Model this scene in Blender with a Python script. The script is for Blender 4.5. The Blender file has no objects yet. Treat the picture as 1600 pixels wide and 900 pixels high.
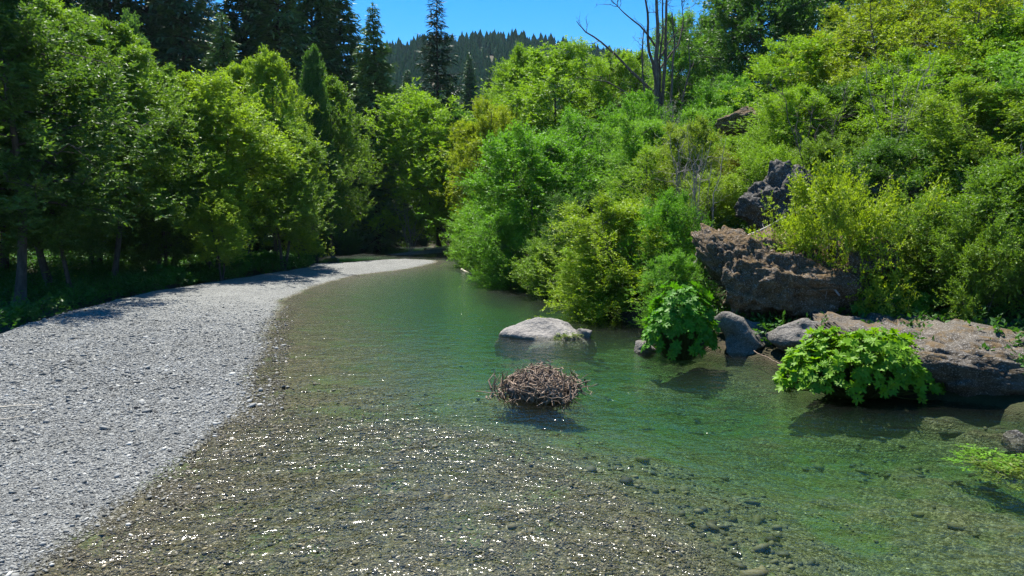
import bpy, bmesh, math, random
import numpy as np
from mathutils import Vector

# ------------------------------------------------------------------ camera, sky, sun, exposure
SC = bpy.context.scene
COL = SC.collection
F, HOR, CAMH = 1081.0, 340.0, 3.5
PITCH = math.atan((450 - HOR) / F)
cam = bpy.data.cameras.new('camera')
cam.sensor_width = 36.0
cam.lens = 36.0 * F / 1600.0
cam.clip_end = 5000
camo = bpy.data.objects.new('camera', cam)
COL.objects.link(camo)
camo.location = (0, 0, CAMH)
camo.rotation_euler = (math.pi / 2 - PITCH, 0, 0)
SC.camera = camo

SUN_AZ, SUN_EL = math.radians(-22), math.radians(65)
SUNV = Vector((math.sin(SUN_AZ) * math.cos(SUN_EL), math.cos(SUN_AZ) * math.cos(SUN_EL), math.sin(SUN_EL)))
world = bpy.data.worlds.new('World')
SC.world = world
world.use_nodes = True
wt = world.node_tree
wt.nodes.clear()
sky = wt.nodes.new('ShaderNodeTexSky')
sky.sky_type = 'NISHITA'
sky.sun_disc = False
sky.sun_elevation = SUN_EL
sky.sun_rotation = SUN_AZ
sky.altitude = 600
sky.air_density = 1.0
sky.dust_density = 0.0
sky.ozone_density = 4.0
hsv = wt.nodes.new('ShaderNodeHueSaturation')
hsv.inputs['Hue'].default_value = 0.5
hsv.inputs['Saturation'].default_value = 1.4
hsv.inputs['Value'].default_value = 1.0
wb = wt.nodes.new('ShaderNodeBackground')
wb.inputs['Strength'].default_value = 0.085
wo = wt.nodes.new('ShaderNodeOutputWorld')
wt.links.new(sky.outputs[0], hsv.inputs['Color'])
wt.links.new(hsv.outputs[0], wb.inputs['Color'])
wt.links.new(wb.outputs[0], wo.inputs['Surface'])

sl = bpy.data.lights.new('sun', 'SUN')
sl.energy = 5.0
sl.angle = math.radians(0.5)
sl.color = (1.0, 0.95, 0.86)
so = bpy.data.objects.new('sun', sl)
COL.objects.link(so)
so.location = SUNV * 60
so.rotation_euler = (-SUNV).to_track_quat('-Z', 'Y').to_euler()

SC.view_settings.view_transform = 'Standard'
SC.view_settings.look = 'None'
SC.view_settings.gamma = 1
SC.view_settings.use_curve_mapping = False
SC.view_settings.exposure = 1.3
SC.render.engine = 'CYCLES'
cy = SC.cycles
cy.max_bounces = 9
cy.diffuse_bounces = 5
cy.glossy_bounces = 3
cy.transmission_bounces = 6
cy.transparent_max_bounces = 14
cy.volume_bounces = 0
cy.sample_clamp_indirect = 6
cy.use_denoising = True
cy.denoiser = 'OPENIMAGEDENOISE'
cy.denoising_prefilter = 'NONE'
cy.use_adaptive_sampling = False
cy.caustics_reflective = False
cy.caustics_refractive = False

# ------------------------------------------------------------------ helpers
CP, SP = math.cos(PITCH), math.sin(PITCH)

def ray(px, py):
    a, b = (px - 800) / F, (450 - py) / F
    return np.array([a, CP + b * SP, -SP + b * CP])

def G(px, py, z=0.0):
    """ground point seen at a place of the photograph, on the level z"""
    d = ray(px, py)
    t = (z - CAMH) / d[2]
    return np.array([0, 0, CAMH]) + d * t

def AT(px, py, D):
    """point D metres ahead"""
    d = ray(px, py)
    return np.array([0, 0, CAMH]) + d * (D / d[1])

def hash3(ix, iy, iz, seed):
    n = (ix * 374761393 + iy * 668265263 + iz * 2147483647 + seed * 974634777) & 0xffffffff
    n = ((n ^ (n >> 13)) * 1274126177) & 0xffffffff
    n = ((n ^ (n >> 16)) * 2246822519) & 0xffffffff
    return ((n ^ (n >> 15)) & 0xffff) / 65535.0

def vnoise(p, seed=0):
    p = np.asarray(p, float)
    i = np.floor(p).astype(np.int64)
    f = p - i
    f = f * f * (3 - 2 * f)
    r = 0
    for dx in (0, 1):
        for dy in (0, 1):
            for dz in (0, 1):
                w = (f[:, 0] if dx else 1 - f[:, 0]) * (f[:, 1] if dy else 1 - f[:, 1]) * (f[:, 2] if dz else 1 - f[:, 2])
                r = r + w * hash3(i[:, 0] + dx, i[:, 1] + dy, i[:, 2] + dz, seed)
    return r * 2 - 1

def fbm(p, octs=4, seed=0, gain=0.5):
    r, a = 0, 1.0
    p = np.asarray(p, float)
    for o in range(octs):
        r = r + a * vnoise(p * (2.03 ** o) + 17.3 * o, seed + o)
        a *= gain
    return r

def nrm(v):
    return v / np.maximum(np.linalg.norm(v, axis=-1, keepdims=True), 1e-9)

def mesh_np(name, V, faces_list, mat, smooth=True, attrs=None):
    """faces_list: arrays (n,3) or (n,4); attrs: name -> (domain, values)"""
    me = bpy.data.meshes.new(name)
    V = np.asarray(V, np.float32)
    loops = np.concatenate([np.asarray(f, np.int32).ravel() for f in faces_list])
    tot = np.concatenate([np.full(len(f), np.asarray(f).shape[1], np.int32) for f in faces_list])
    start = np.concatenate([[0], np.cumsum(tot)[:-1]]).astype(np.int32)
    me.vertices.add(len(V))
    me.vertices.foreach_set('co', V.ravel())
    me.loops.add(len(loops))
    me.loops.foreach_set('vertex_index', loops)
    me.polygons.add(len(tot))
    me.polygons.foreach_set('loop_start', start)
    me.polygons.foreach_set('loop_total', tot)
    me.polygons.foreach_set('use_smooth', np.full(len(tot), smooth, bool))
    if attrs:
        for k, (dom, val) in attrs.items():
            a = me.attributes.new(k, 'FLOAT', dom)
            a.data.foreach_set('value', np.asarray(val, np.float32))
    me.update(calc_edges=True)
    me.validate()
    if mat:
        me.materials.append(mat)
    return me

def link(name, data, parent=None, loc=None):
    o = bpy.data.objects.new(name, data)
    COL.objects.link(o)
    if parent:
        o.parent = parent
    if loc is not None:
        o.location = loc
    return o

def tag(o, label=None, cat=None, group=None, kind=None):
    if label: o['label'] = label
    if cat: o['category'] = cat
    if group: o['group'] = group
    if kind: o['kind'] = kind
    return o

def thing(name, label, cat, loc=(0, 0, 0), group=None):
    o = link(name, None, None, loc)
    o.empty_display_size = 0.3
    return tag(o, label, cat, group)

def tubes(paths, sides=5):
    """paths: list of (pts (n,3), radii (n,)) -> verts, quads"""
    VV, FF, off = [], [], 0
    ang = np.arange(sides) * 2 * math.pi / sides
    for pts, rad in paths:
        pts = np.asarray(pts, float)
        n = len(pts)
        t = nrm(np.gradient(pts, axis=0))
        ref = np.array([0.13, 0.21, 1.0]) if abs(t[:, 2]).mean() < 0.9 else np.array([1.0, 0.1, 0.0])
        u = nrm(np.cross(t, ref))
        w = np.cross(t, u)
        ring = pts[:, None, :] + np.asarray(rad)[:, None, None] * (np.cos(ang)[None, :, None] * u[:, None, :] + np.sin(ang)[None, :, None] * w[:, None, :])
        VV.append(ring.reshape(-1, 3))
        a = (np.arange(n - 1)[:, None] * sides + np.arange(sides)[None, :])
        b = (np.arange(n - 1)[:, None] * sides + (np.arange(sides)[None, :] + 1) % sides)
        FF.append(np.stack([a, b, b + sides, a + sides], -1).reshape(-1, 4) + off)
        off += n * sides
    return np.concatenate(VV), np.concatenate(FF)

def leaf_quads(P, Dv, rng, nleaf=9, shoot=0.3, leaf=0.1, lw=0.45, up=0.7, spread=0.9, jit=0.35):
    """alternate leaves along short shoots; P (n,3) starts, Dv (n,3) directions"""
    n = len(P)
    Dv = nrm(Dv)
    side = nrm(np.cross(Dv, np.array([0, 0, 1.0]) + rng.normal(0, .25, (n, 3))))
    tj = (np.arange(nleaf) + .5) / nleaf
    sg = np.where(np.arange(nleaf) % 2 == 0, 1.0, -1.0)
    shl = shoot * rng.uniform(.6, 1.3, (n, 1, 1))
    pos = P[:, None, :] + Dv[:, None, :] * (tj[None, :, None] * shl)
    fwd = 0.35 + 0.9 * tj[None, :, None] ** 2
    ax = nrm(Dv[:, None, :] * fwd + side[:, None, :] * sg[None, :, None] * spread + rng.normal(0, jit, (n, nleaf, 3)))
    nv = np.array([0, 0, 1.0]) * up + rng.normal(0, .45, (n, nleaf, 3))
    wd = nrm(np.cross(ax, nv))
    L = leaf * rng.uniform(.6, 1.25, (n, nleaf, 1))
    W = L * lw * rng.uniform(.8, 1.15, (n, nleaf, 1))
    up2 = np.cross(wd, ax)
    p0 = pos
    p1 = pos + ax * L * .48 + wd * W * .5
    p2 = pos + ax * L - up2 * L * rng.uniform(-.1, .3, (n, nleaf, 1))
    p3 = pos + ax * L * .48 - wd * W * .5
    V = np.stack([p0, p1, p2, p3], 2).reshape(-1, 3)
    Fq = np.arange(len(V)).reshape(-1, 4)
    tint = (rng.uniform(0, 1, (n, 1)) * .6 + rng.uniform(0, 1, (n, nleaf)) * .4).ravel()
    return V, Fq, tint

# ------------------------------------------------------------------ materials
def new_mat(name):
    m = bpy.data.materials.new(name)
    m.use_nodes = True
    t = m.node_tree
    t.nodes.clear()
    out = t.nodes.new('ShaderNodeOutputMaterial')
    return m, t, out

class NB:
    def __init__(s, t): s.t = t
    def n(s, typ, **kw):
        x = s.t.nodes.new(typ)
        for k, v in kw.items():
            setattr(x, k, v)
        return x
    def l(s, a, b): s.t.links.new(a, b)
    def val(s, sock, v):
        if hasattr(v, 'links') or hasattr(v, 'is_linked'): s.l(v, sock)
        else: sock.default_value = v
    def math(s, op, a, b=None, c=None, clamp=False):
        x = s.n('ShaderNodeMath', operation=op, use_clamp=clamp)
        s.val(x.inputs[0], a)
        if b is not None: s.val(x.inputs[1], b)
        if c is not None: s.val(x.inputs[2], c)
        return x.outputs[0]
    def mix(s, f, a, b, blend='MIX'):
        x = s.n('ShaderNodeMix', data_type='RGBA', blend_type=blend)
        s.val(x.inputs[0], f)
        s.val(x.inputs[6], a)
        s.val(x.inputs[7], b)
        return x.outputs[2]
    def noise(s, vec, scale, detail=3, rough=.55, dist=0):
        x = s.n('ShaderNodeTexNoise')
        s.l(vec, x.inputs['Vector'])
        x.inputs['Scale'].default_value = scale
        x.inputs['Detail'].default_value = detail
        x.inputs['Roughness'].default_value = rough
        x.inputs['Distortion'].default_value = dist
        return x
    def vor(s, vec, scale, feature='F1', rand=1.0):
        x = s.n('ShaderNodeTexVoronoi', feature=feature)
        s.l(vec, x.inputs['Vector'])
        x.inputs['Scale'].default_value = scale
        x.inputs['Randomness'].default_value = rand
        return x
    def ramp(s, fac, stops, interp='LINEAR'):
        x = s.n('ShaderNodeValToRGB')
        cr = x.color_ramp
        cr.interpolation = interp
        while len(cr.elements) < len(stops): cr.elements.new(.5)
        for e, (p, c) in zip(cr.elements, stops):
            e.position = p
            e.color = c if len(c) == 4 else (*c, 1)
        s.val(x.inputs[0], fac)
        return x.outputs[0]
    def maprange(s, v, a, b, c=0, d=1, smooth=True):
        x = s.n('ShaderNodeMapRange', interpolation_type='SMOOTHSTEP' if smooth else 'LINEAR')
        s.val(x.inputs[0], v)
        for i, q in enumerate((a, b, c, d)): x.inputs[i + 1].default_value = q
        return x.outputs[0]
    def attr(s, name):
        return s.n('ShaderNodeAttribute', attribute_name=name).outputs['Fac']
    def bump(s, h, strength, dist, normal=None):
        x = s.n('ShaderNodeBump')
        s.val(x.inputs['Height'], h)
        s.val(x.inputs['Strength'], strength)
        s.val(x.inputs['Distance'], dist)
        if normal is not None: s.l(normal, x.inputs['Normal'])
        return x.outputs[0]

def leaf_material(name, trans=.4, rough=.5, spec=.25, tcol=(1.2, 1.25, .4)):
    m, t, out = new_mat(name)
    b = NB(t)
    oi = b.n('ShaderNodeObjectInfo')
    tint = b.attr('tint')
    geo = b.n('ShaderNodeNewGeometry')
    big = b.noise(geo.outputs['Position'], .55, 2).outputs[0]
    v = b.math('ADD', b.math('MULTIPLY', tint, .7), b.math('MULTIPLY', big, .55))
    base = b.mix(1.0, oi.outputs['Color'], b.ramp(v, [(.15, (.6, .68, .8)), (.55, (1, 1, 1)), (.95, (1.35, 1.28, .8))]), 'MULTIPLY')
    pr = b.n('ShaderNodeBsdfPrincipled')
    b.l(base, pr.inputs['Base Color'])
    pr.inputs['Roughness'].default_value = rough
    pr.inputs['Specular IOR Level'].default_value = spec
    tr = b.n('ShaderNodeBsdfTranslucent')
    b.l(b.mix(1.0, base, (*tcol, 1), 'MULTIPLY'), tr.inputs['Color'])
    mx = b.n('ShaderNodeMixShader')
    mx.inputs[0].default_value = trans
    b.l(pr.outputs[0], mx.inputs[1])
    b.l(tr.outputs[0], mx.inputs[2])
    b.l(mx.outputs[0], out.inputs['Surface'])
    return m

def bark_material(name, dark, light, scale=6):
    m, t, out = new_mat(name)
    b = NB(t)
    tc = b.n('ShaderNodeTexCoord')
    mp = b.n('ShaderNodeMapping')
    mp.inputs['Scale'].default_value = (1, 1, .25)
    b.l(tc.outputs['Object'], mp.inputs[0])
    nz = b.noise(mp.outputs[0], scale, 5, .65)
    pr = b.n('ShaderNodeBsdfPrincipled')
    b.l(b.ramp(nz.outputs[0], [(.3, dark), (.7, light)]), pr.inputs['Base Color'])
    pr.inputs['Roughness'].default_value = .9
    pr.inputs['Specular IOR Level'].default_value = .15
    b.l(b.bump(nz.outputs[0], .6, .03), pr.inputs['Normal'])
    b.l(pr.outputs[0], out.inputs['Surface'])
    return m

def rock_material(name, dark, light, moss, moss_amt=.5, scale=1.0, pits=.5):
    m, t, out = new_mat(name)
    b = NB(t)
    geo = b.n('ShaderNodeNewGeometry')
    pos = geo.outputs['Position']
    n1 = b.noise(pos, 1.3 * scale, 6, .65)
    n2 = b.noise(pos, 7 * scale, 6, .7)
    n3 = b.noise(pos, 30 * scale, 3, .6)
    vo = b.vor(pos, 9 * scale)
    base = b.ramp(b.math('ADD', b.math('MULTIPLY', n1.outputs[0], .45), b.math('MULTIPLY', n2.outputs[0], .55)),
                  [(.34, dark), (.5, tuple((a + c) / 2 for a, c in zip(dark, light))), (.64, light)])
    base = b.mix(b.math('MULTIPLY', b.maprange(n3.outputs[0], .52, .66), .5), base, (.4, .39, .37, 1))
    sp = b.n('ShaderNodeSeparateXYZ')
    b.l(geo.outputs['Normal'], sp.inputs[0])
    mm = b.math('MULTIPLY', b.maprange(sp.outputs[2], .2, .85), b.maprange(b.noise(pos, 2.2 * scale, 6, .7).outputs[0], .62 - .25 * moss_amt, .72 - .2 * moss_amt))
    mcol = b.mix(n2.outputs[0], moss, tuple(c * 1.9 for c in moss[:3]) + (1,))
    base = b.mix(b.math('MULTIPLY', mm, .9 if moss_amt > 0 else 0), base, mcol)
    sz = b.n('ShaderNodeSeparateXYZ')
    b.l(pos, sz.inputs[0])
    wet = b.maprange(b.math('ADD', sz.outputs[2], b.math('MULTIPLY', n2.outputs[0], .06)), .06, .14)   # the wet line just above the water
    base = b.mix(wet, b.mix(.5, base, (.045, .05, .025, 1)), base)
    pr = b.n('ShaderNodeBsdfPrincipled')
    b.l(base, pr.inputs['Base Color'])
    pr.inputs['Roughness'].default_value = .85
    pr.inputs['Specular IOR Level'].default_value = .25
    h = b.math('ADD', b.math('MULTIPLY', n2.outputs[0], .6), b.math('MULTIPLY', vo.outputs['Distance'], pits * .6))
    h = b.math('ADD', h, b.math('MULTIPLY', n3.outputs[0], .25))
    b.l(b.bump(h, .9, .12 / scale), pr.inputs['Normal'])
    b.l(pr.outputs[0], out.inputs['Surface'])
    return m

M_LEAF = leaf_material('broad_leaf', .4)
M_SHADELEAF = leaf_material('shade_leaf', .35)
M_NEEDLE = leaf_material('needles', .12, .55, .25, (1.1, 1.1, .6))
M_RHUB = leaf_material('rhubarb_leaf', .42, .5, .22, (1.2, 1.15, .35))
M_BARK = bark_material('alder_bark', (.035, .03, .025), (.13, .115, .1))
M_BARKD = bark_material('conifer_bark', (.02, .016, .013), (.08, .062, .05))
M_DEAD = bark_material('dead_wood', (.11, .095, .085), (.36, .32, .3), 9)
M_SNAG = bark_material('snag_wood', (.035, .028, .025), (.17, .14, .125), 9)
M_ROOT = bark_material('root_wood', (.085, .06, .043), (.35, .265, .2), 11)
M_PALE = bark_material('bleached_wood', (.3, .26, .2), (.6, .55, .46), 9)
M_ROCKB = rock_material('brown_conglomerate', (.014, .0105, .0065), (.17, .122, .074), (.065, .04, .014, 1), .85, 1.0, .9)
M_ROCKD = rock_material('dark_lava_rock', (.012, .011, .0095), (.1, .093, .08), (.07, .05, .02, 1), .25, 1.0, .9)
M_ROCKG = rock_material('grey_river_rock', (.045, .041, .036), (.18, .166, .146), (.12, .085, .05, 1), .1, 1.6, .4)
M_ROCKP = rock_material('pale_river_rock', (.11, .103, .093), (.3, .278, .25), (.12, .1, .06, 1), .1, 1.6, .4)
M_SLAB = rock_material('bank_slab', (.032, .027, .021), (.135, .116, .092), (.075, .05, .022, 1), .5, 1.1, .4)

# ------------------------------------------------------------------ terrain
def poly_sd(x, y, poly):
    """signed distance, positive inside"""
    poly = np.asarray(poly, float)
    d2 = np.full(x.shape, 1e18)
    ins = np.zeros(x.shape, bool)
    n = len(poly)
    for i in range(n):
        a, c = poly[i], poly[(i + 1) % n]
        e = c - a
        t = np.clip(((x - a[0]) * e[0] + (y - a[1]) * e[1]) / max(e @ e, 1e-12), 0, 1)
        d2 = np.minimum(d2, (x - a[0] - t * e[0]) ** 2 + (y - a[1] - t * e[1]) ** 2)
        if a[1] != c[1]:
            cr = ((a[1] > y) != (c[1] > y)) & (x < (c[0] - a[0]) * (y - a[1]) / (c[1] - a[1]) + a[0])
            ins ^= cr
    return np.where(ins, 1, -1) * np.sqrt(d2)

def gp(lst, z=0.0):
    return [tuple(G(a, b_, z)[:2]) for a, b_ in lst]

WL = [(-2.5, -60), (-3.6, 2)] + gp([(75, 900), (150, 838), (250, 760), (330, 690), (388, 640), (398, 590), (422, 540), (428, 500), (445, 470), (500, 445), (560, 430),
      (640, 420), (682, 410.5), (684, 407), (640, 405), (590, 406.5), (548, 409.5), (508, 412)]) + [(-18, 55.5), (-24, 59), (-60, 63), (-1500, 80), (-1500, -60)]
VB = [(-15.5, -60), (-15, 8)] + gp([(-160, 560), (0, 524), (60, 500), (170, 470), (250, 450), (400, 427), (495, 413)], .42) + [(-16, 58), (-24, 60), (-60, 64), (-1500, 81), (-1500, -60)]
BAR2 = gp([(598, 398), (650, 392.5), (690, 388), (722, 386.5), (727, 394), (690, 395.5), (650, 398), (615, 399)])
RL = [(10.5, -60), (9.6, 4), (9.2, 10), (9.0, 12.6), (7.0, 13.6), (6.6, 16.3), (5.3, 18), (4.2, 21.8), (2.4, 28), (.3, 37), (-1.6, 47), (-4.2, 61), (-5.0, 74),
      (-7, 83), (-14, 86), (-30, 89), (-60, 94), (-1500, 120), (-1500, 2500), (1500, 2500), (1500, -60)]
RIF = [(-6, -60)] + gp([(0, 900), (250, 720), (390, 655), (480, 672), (600, 655), (710, 668), (850, 722), (950, 775), (1040, 840), (1120, 920)]) + [(3.2, 2), (5, -60)]

def ss(a, b, v):
    t = np.clip((v - a) / (b - a), 0, 1)
    return t * t * (3 - 2 * t)

BEDROCKS = [(3.1, 16.3, 1.5, .38), (4.6, 12.2, 1.5, .25), (6.6, 10.6, 1.3, .3), (5.6, 9.2, 1.4, .2), (1.2, 20.2, 1.9, .5), (6.4, 7.6, 1.2, .2), (4.2, 9.2, 1.1, .15), (8.2, 11.2, 1.0, .35), (.7, 14.6, 1.5, .45), (5.2, 16, 1.4, .35), (7.2, 13, 1.7, .4)]

def height(x, y, full=False):
    x = np.atleast_1d(np.asarray(x, float))
    y = np.atleast_1d(np.asarray(y, float))
    P = np.stack([x, y, np.zeros_like(x)], 1)
    wob = fbm(P * .9, 3, 5) * .18
    sL, sV, sB, sR, sC = (poly_sd(x, y, p) for p in (WL, VB, BAR2, RL, RIF))
    sL = sL + wob * .6
    sB = sB + wob
    dl, dr = np.maximum(-sL, 0), np.maximum(-sR, 0)
    bedL = -(.035 * dl + .014 * dl ** 2)
    bedR = -(.28 + .35 * dr)
    bed = np.maximum(np.maximum(bedL, bedR), -.95)
    near = ss(12, 7, y) * ss(2, 5, x)
    bed = np.maximum(bed, -.95 + .5 * near + .3 * ss(26, 40, y))
    for bx, by, br, bh in BEDROCKS:
        q = ((x - bx) ** 2 + (y - by) ** 2) / br ** 2
        bed = bed + bh * np.exp(-q * 1.6) * (1 + .4 * fbm(P * 3, 3, 9))
    rf = -.11 - .16 * np.maximum(-sC, 0) + .02 * fbm(P * 1.2, 2, 3)
    bed = np.maximum(bed, np.where(y < 16, rf, -9))
    bed = np.maximum(bed, -np.maximum(-sB, 0) * .14 - .03)
    bed = bed + .035 * fbm(P * 2.2, 3, 11)
    bed = np.minimum(bed, -.012 * np.minimum(dl, 3))
    z = bed
    zl = np.minimum(.075 * sL, .22 + .018 * sL) + .03 * fbm(P * .8, 3, 21) * np.clip(sL, 0, 1)
    zl = np.minimum(zl, .55)
    v = np.maximum(sV, 0)
    zl = zl - ss(0, 1.3, v) * .42 + .03 * np.maximum(v - 2, 0) + .33 * np.maximum(v - 14, 0) * ss(14, 20, v)
    zl = np.where(sV > 0, np.maximum(zl, .03) + .12 * fbm(P * .7, 3, 31) * ss(0, 2, v) + .08 * ss(0, 2, v), zl)
    z = np.where(sL > 0, zl, z)
    z = np.where(sB > 0, np.minimum(.09 * sB, .2), z)
    r = np.maximum(sR, 0)
    lowr = r - 4.6 * ss(24, 18, y) * ss(9, 12, y)
    zr = np.minimum(r, .6) * .3 + .03 * np.minimum(r, 5) + .55 * np.clip(lowr, 0, 13) + .3 * np.clip(lowr - 13, 0, 14) + .08 * np.clip(lowr - 27, 0, 60)
    far = ss(70, 100, y)
    zr = zr * (1 - far) + far * (.18 * np.minimum(r, 30) + .05 * np.clip(r - 30, 0, 80))
    zr = zr + .35 * fbm(P * .45, 4, 41) * ss(.3, 3, r)
    ridge = 126 + 10 * fbm(np.stack([x / 160, y / 400, 0 * x], 1), 3, 51) - .0004 * (x + 20) ** 2 * (x > -20) - .35 * np.maximum(-x - 90, 0)
    zr = zr + ss(150, 640, y) * np.maximum(ridge, 6)
    z = np.where(sR > 0, zr, z)
    # the forested slope that closes the valley on the left
    if full:
        return z, sL, sV, sB, sR, sC
    return z

def H(x, y):
    return float(height([x], [y])[0])

def axis(lo, hi, step, lo2, hi2, grow=1.12):
    mid = list(np.arange(lo, hi + 1e-6, step))
    s, v = step, mid[-1]
    while v < hi2:
        s *= grow
        v += s
        mid.append(v)
    s, v = step, mid[0]
    while v > lo2:
        s *= grow
        v -= s
        mid.insert(0, v)
    return np.array(mid)

gx = axis(-17, 12, .14, -1200, 1200)
gy = axis(4, 34, .14, -50, 1900, 1.035)
XX, YY = np.meshgrid(gx, gy)
zz, sL, sV, sB, sR, sC = height(XX.ravel(), YY.ravel(), True)
nx, ny = len(gx), len(gy)
idx = np.arange(nx * ny).reshape(ny, nx)
FQ = np.stack([idx[:-1, :-1], idx[:-1, 1:], idx[1:, 1:], idx[1:, :-1]], -1).reshape(-1, 4)
forest = np.maximum(ss(.0, .7, sV + .25 * fbm(np.stack([XX.ravel(), YY.ravel(), 0 * zz], 1) * 1.5, 3, 77)), ss(-1.2, -.3, sR))

m, t, out = new_mat('river_gravel_ground')
b = NB(t)
geo = b.n('ShaderNodeNewGeometry')
pos = geo.outputs['Position']
v1 = b.vor(pos, 22)
v2 = b.vor(pos, 48)
nz = b.noise(pos, .7, 4, .6)
bw1 = b.n('ShaderNodeRGBToBW'); b.l(v1.outputs['Color'], bw1.inputs[0])
bw2 = b.n('ShaderNodeRGBToBW'); b.l(v2.outputs['Color'], bw2.inputs[0])
mixc = b.math('ADD', b.math('MULTIPLY', bw1.outputs[0], .55), b.math('MULTIPLY', bw2.outputs[0], .45))
dry = b.ramp(b.math('ADD', mixc, b.math('MULTIPLY', b.math('SUBTRACT', nz.outputs[0], .5), .35)), [(.2, (.083, .086, .083)), (.5, (.19, .195, .187)), (.8, (.295, .3, .283))])
wetc = b.ramp(mixc, [(.2, (.02, .02, .011)), (.45, (.062, .057, .03)), (.62, (.105, .096, .053)), (.82, (.2, .18, .125))])
alg = b.noise(pos, .9, 5, .65)
wetc = b.mix(b.maprange(alg.outputs[0], .5, .66, 0, .65), wetc, (.065, .1, .024, 1))
sz = b.n('ShaderNodeSeparateXYZ'); b.l(pos, sz.inputs[0])
wz = b.maprange(b.math('ADD', sz.outputs[2], b.math('MULTIPLY', b.math('SUBTRACT', bw1.outputs[0], .5), .03)), .0, .03)
grav = b.mix(wz, wetc, dry)
soiln = b.noise(pos, 3.5, 6, .7)
soil = b.ramp(soiln.outputs[0], [(.3, (.02, .016, .01)), (.5, (.055, .042, .025)), (.7, (.1, .075, .04))])
green = b.noise(pos, .35, 5, .6)
soil = b.mix(b.maprange(green.outputs[0], .42, .6, 0, .75), soil, (.03, .045, .014, 1))
col = b.mix(b.attr('forest'), grav, soil)
pr = b.n('ShaderNodeBsdfPrincipled')
b.l(col, pr.inputs['Base Color'])
pr.inputs['Roughness'].default_value = .9
pr.inputs['Specular IOR Level'].default_value = .2
hh = b.math('ADD', b.math('MULTIPLY', v1.outputs['Distance'], -.6), b.math('MULTIPLY', v2.outputs['Distance'], -.4))
hh = b.math('ADD', hh, b.math('MULTIPLY', bw1.outputs[0], .4))
b.l(b.bump(hh, .9, .06), pr.inputs['Normal'])
b.l(pr.outputs[0], out.inputs['Surface'])
M_GROUND = m
ground = link('ground', mesh_np('ground', np.stack([XX.ravel(), YY.ravel(), zz], 1), [FQ], M_GROUND, True, {'forest': ('POINT', forest)}))
tag(ground, 'pale gravel bar, river bed and wooded slopes of the valley', 'ground', kind='structure')

# ------------------------------------------------------------------ water: a closed body with clear green depth
wx = axis(-14, 11, .3, -75, 60)
wy = axis(3, 60, .3, -30, 150)
WX, WY = np.meshgrid(wx, wy)
wz_, wl_, _, _, wr_, wc_ = height(WX.ravel(), WY.ravel(), True)
nwx, nwy = len(wx), len(wy)
wi = np.arange(nwx * nwy).reshape(nwy, nwx)
top = np.stack([wi[:-1, :-1], wi[:-1, 1:], wi[1:, 1:], wi[1:, :-1]], -1).reshape(-1, 4)
Vw = np.stack([WX.ravel(), WY.ravel(), 0 * WX.ravel()], 1)
Vb = Vw.copy(); Vb[:, 2] = -4
nb = len(Vw)
bot = top[:, ::-1] + nb
def strip(e): return np.stack([e[:-1], e[1:], e[1:] + nb, e[:-1] + nb], 1)
sides = np.concatenate([strip(wi[0, :])[:, ::-1], strip(wi[-1, :]), strip(wi[:, 0]), strip(wi[:, -1])[:, ::-1]])
rif = ss(-1.5, .1, wc_) * (.2 + .8 * ss(2.4, .4, wc_)) * ss(17, 12, WY.ravel())
rif = np.concatenate([rif, rif])
m, t, out = new_mat('river_water')
b = NB(t)
geo = b.n('ShaderNodeNewGeometry')
mp = b.n('ShaderNodeMapping')
mp.inputs['Scale'].default_value = (.8, 1.05, 1)
mp.inputs['Rotation'].default_value = (0, 0, .22)
b.l(geo.outputs['Position'], mp.inputs[0])
w1 = b.noise(mp.outputs[0], 2.6, 3, .6, .6)
w2 = b.noise(mp.outputs[0], 6, 3, .6, .4)
w3 = b.noise(mp.outputs[0], 15, 2, .6, .5)
rf = b.attr('riffle')
w0 = b.noise(mp.outputs[0], 1.5, 2, .5, .6)
calm = b.math('ADD', b.math('MULTIPLY', w0.outputs[0], b.math('ADD', .55, b.math('MULTIPLY', rf, .15))), b.math('ADD', b.math('MULTIPLY', w1.outputs[0], .6), b.math('MULTIPLY', w2.outputs[0], b.math('ADD', .19, b.math('MULTIPLY', rf, .17)))))
hgt = b.math('ADD', calm, b.math('MULTIPLY', b.math('MULTIPLY', w3.outputs[0], 1.0), b.math('ADD', .06, b.math('MULTIPLY', rf, .1))))
nr = b.bump(hgt, 1.0, .098)
fr = b.n('ShaderNodeFresnel'); fr.inputs['IOR'].default_value = 1.33
b.l(nr, fr.inputs['Normal'])
gl = b.n('ShaderNodeBsdfGlossy'); gl.inputs['Roughness'].default_value = .14
b.l(nr, gl.inputs['Normal'])
tp = b.n('ShaderNodeBsdfTransparent')
mx = b.n('ShaderNodeMixShader')
b.l(fr.outputs[0], mx.inputs[0]); b.l(tp.outputs[0], mx.inputs[1]); b.l(gl.outputs[0], mx.inputs[2])
b.l(mx.outputs[0], out.inputs['Surface'])
va = b.n('ShaderNodeVolumeAbsorption')
va.inputs['Color'].default_value = (.46, .80, .46, 1)
va.inputs['Density'].default_value = .8
vs = b.n('ShaderNodeVolumeScatter')
vs.inputs['Color'].default_value = (.42, .85, .5, 1)
vs.inputs['Density'].default_value = .035
vs.inputs['Anisotropy'].default_value = .3
av = b.n('ShaderNodeAddShader')
b.l(va.outputs[0], av.inputs[0]); b.l(vs.outputs[0], av.inputs[1])
b.l(av.outputs[0], out.inputs['Volume'])
M_WATER = m
water = link('water', mesh_np('water', np.concatenate([Vw, Vb]), [top, bot, sides], M_WATER, True, {'riffle': ('POINT', rif)}))
tag(water, 'clear shallow river turning green over deeper pools', 'river', kind='structure')

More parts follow.
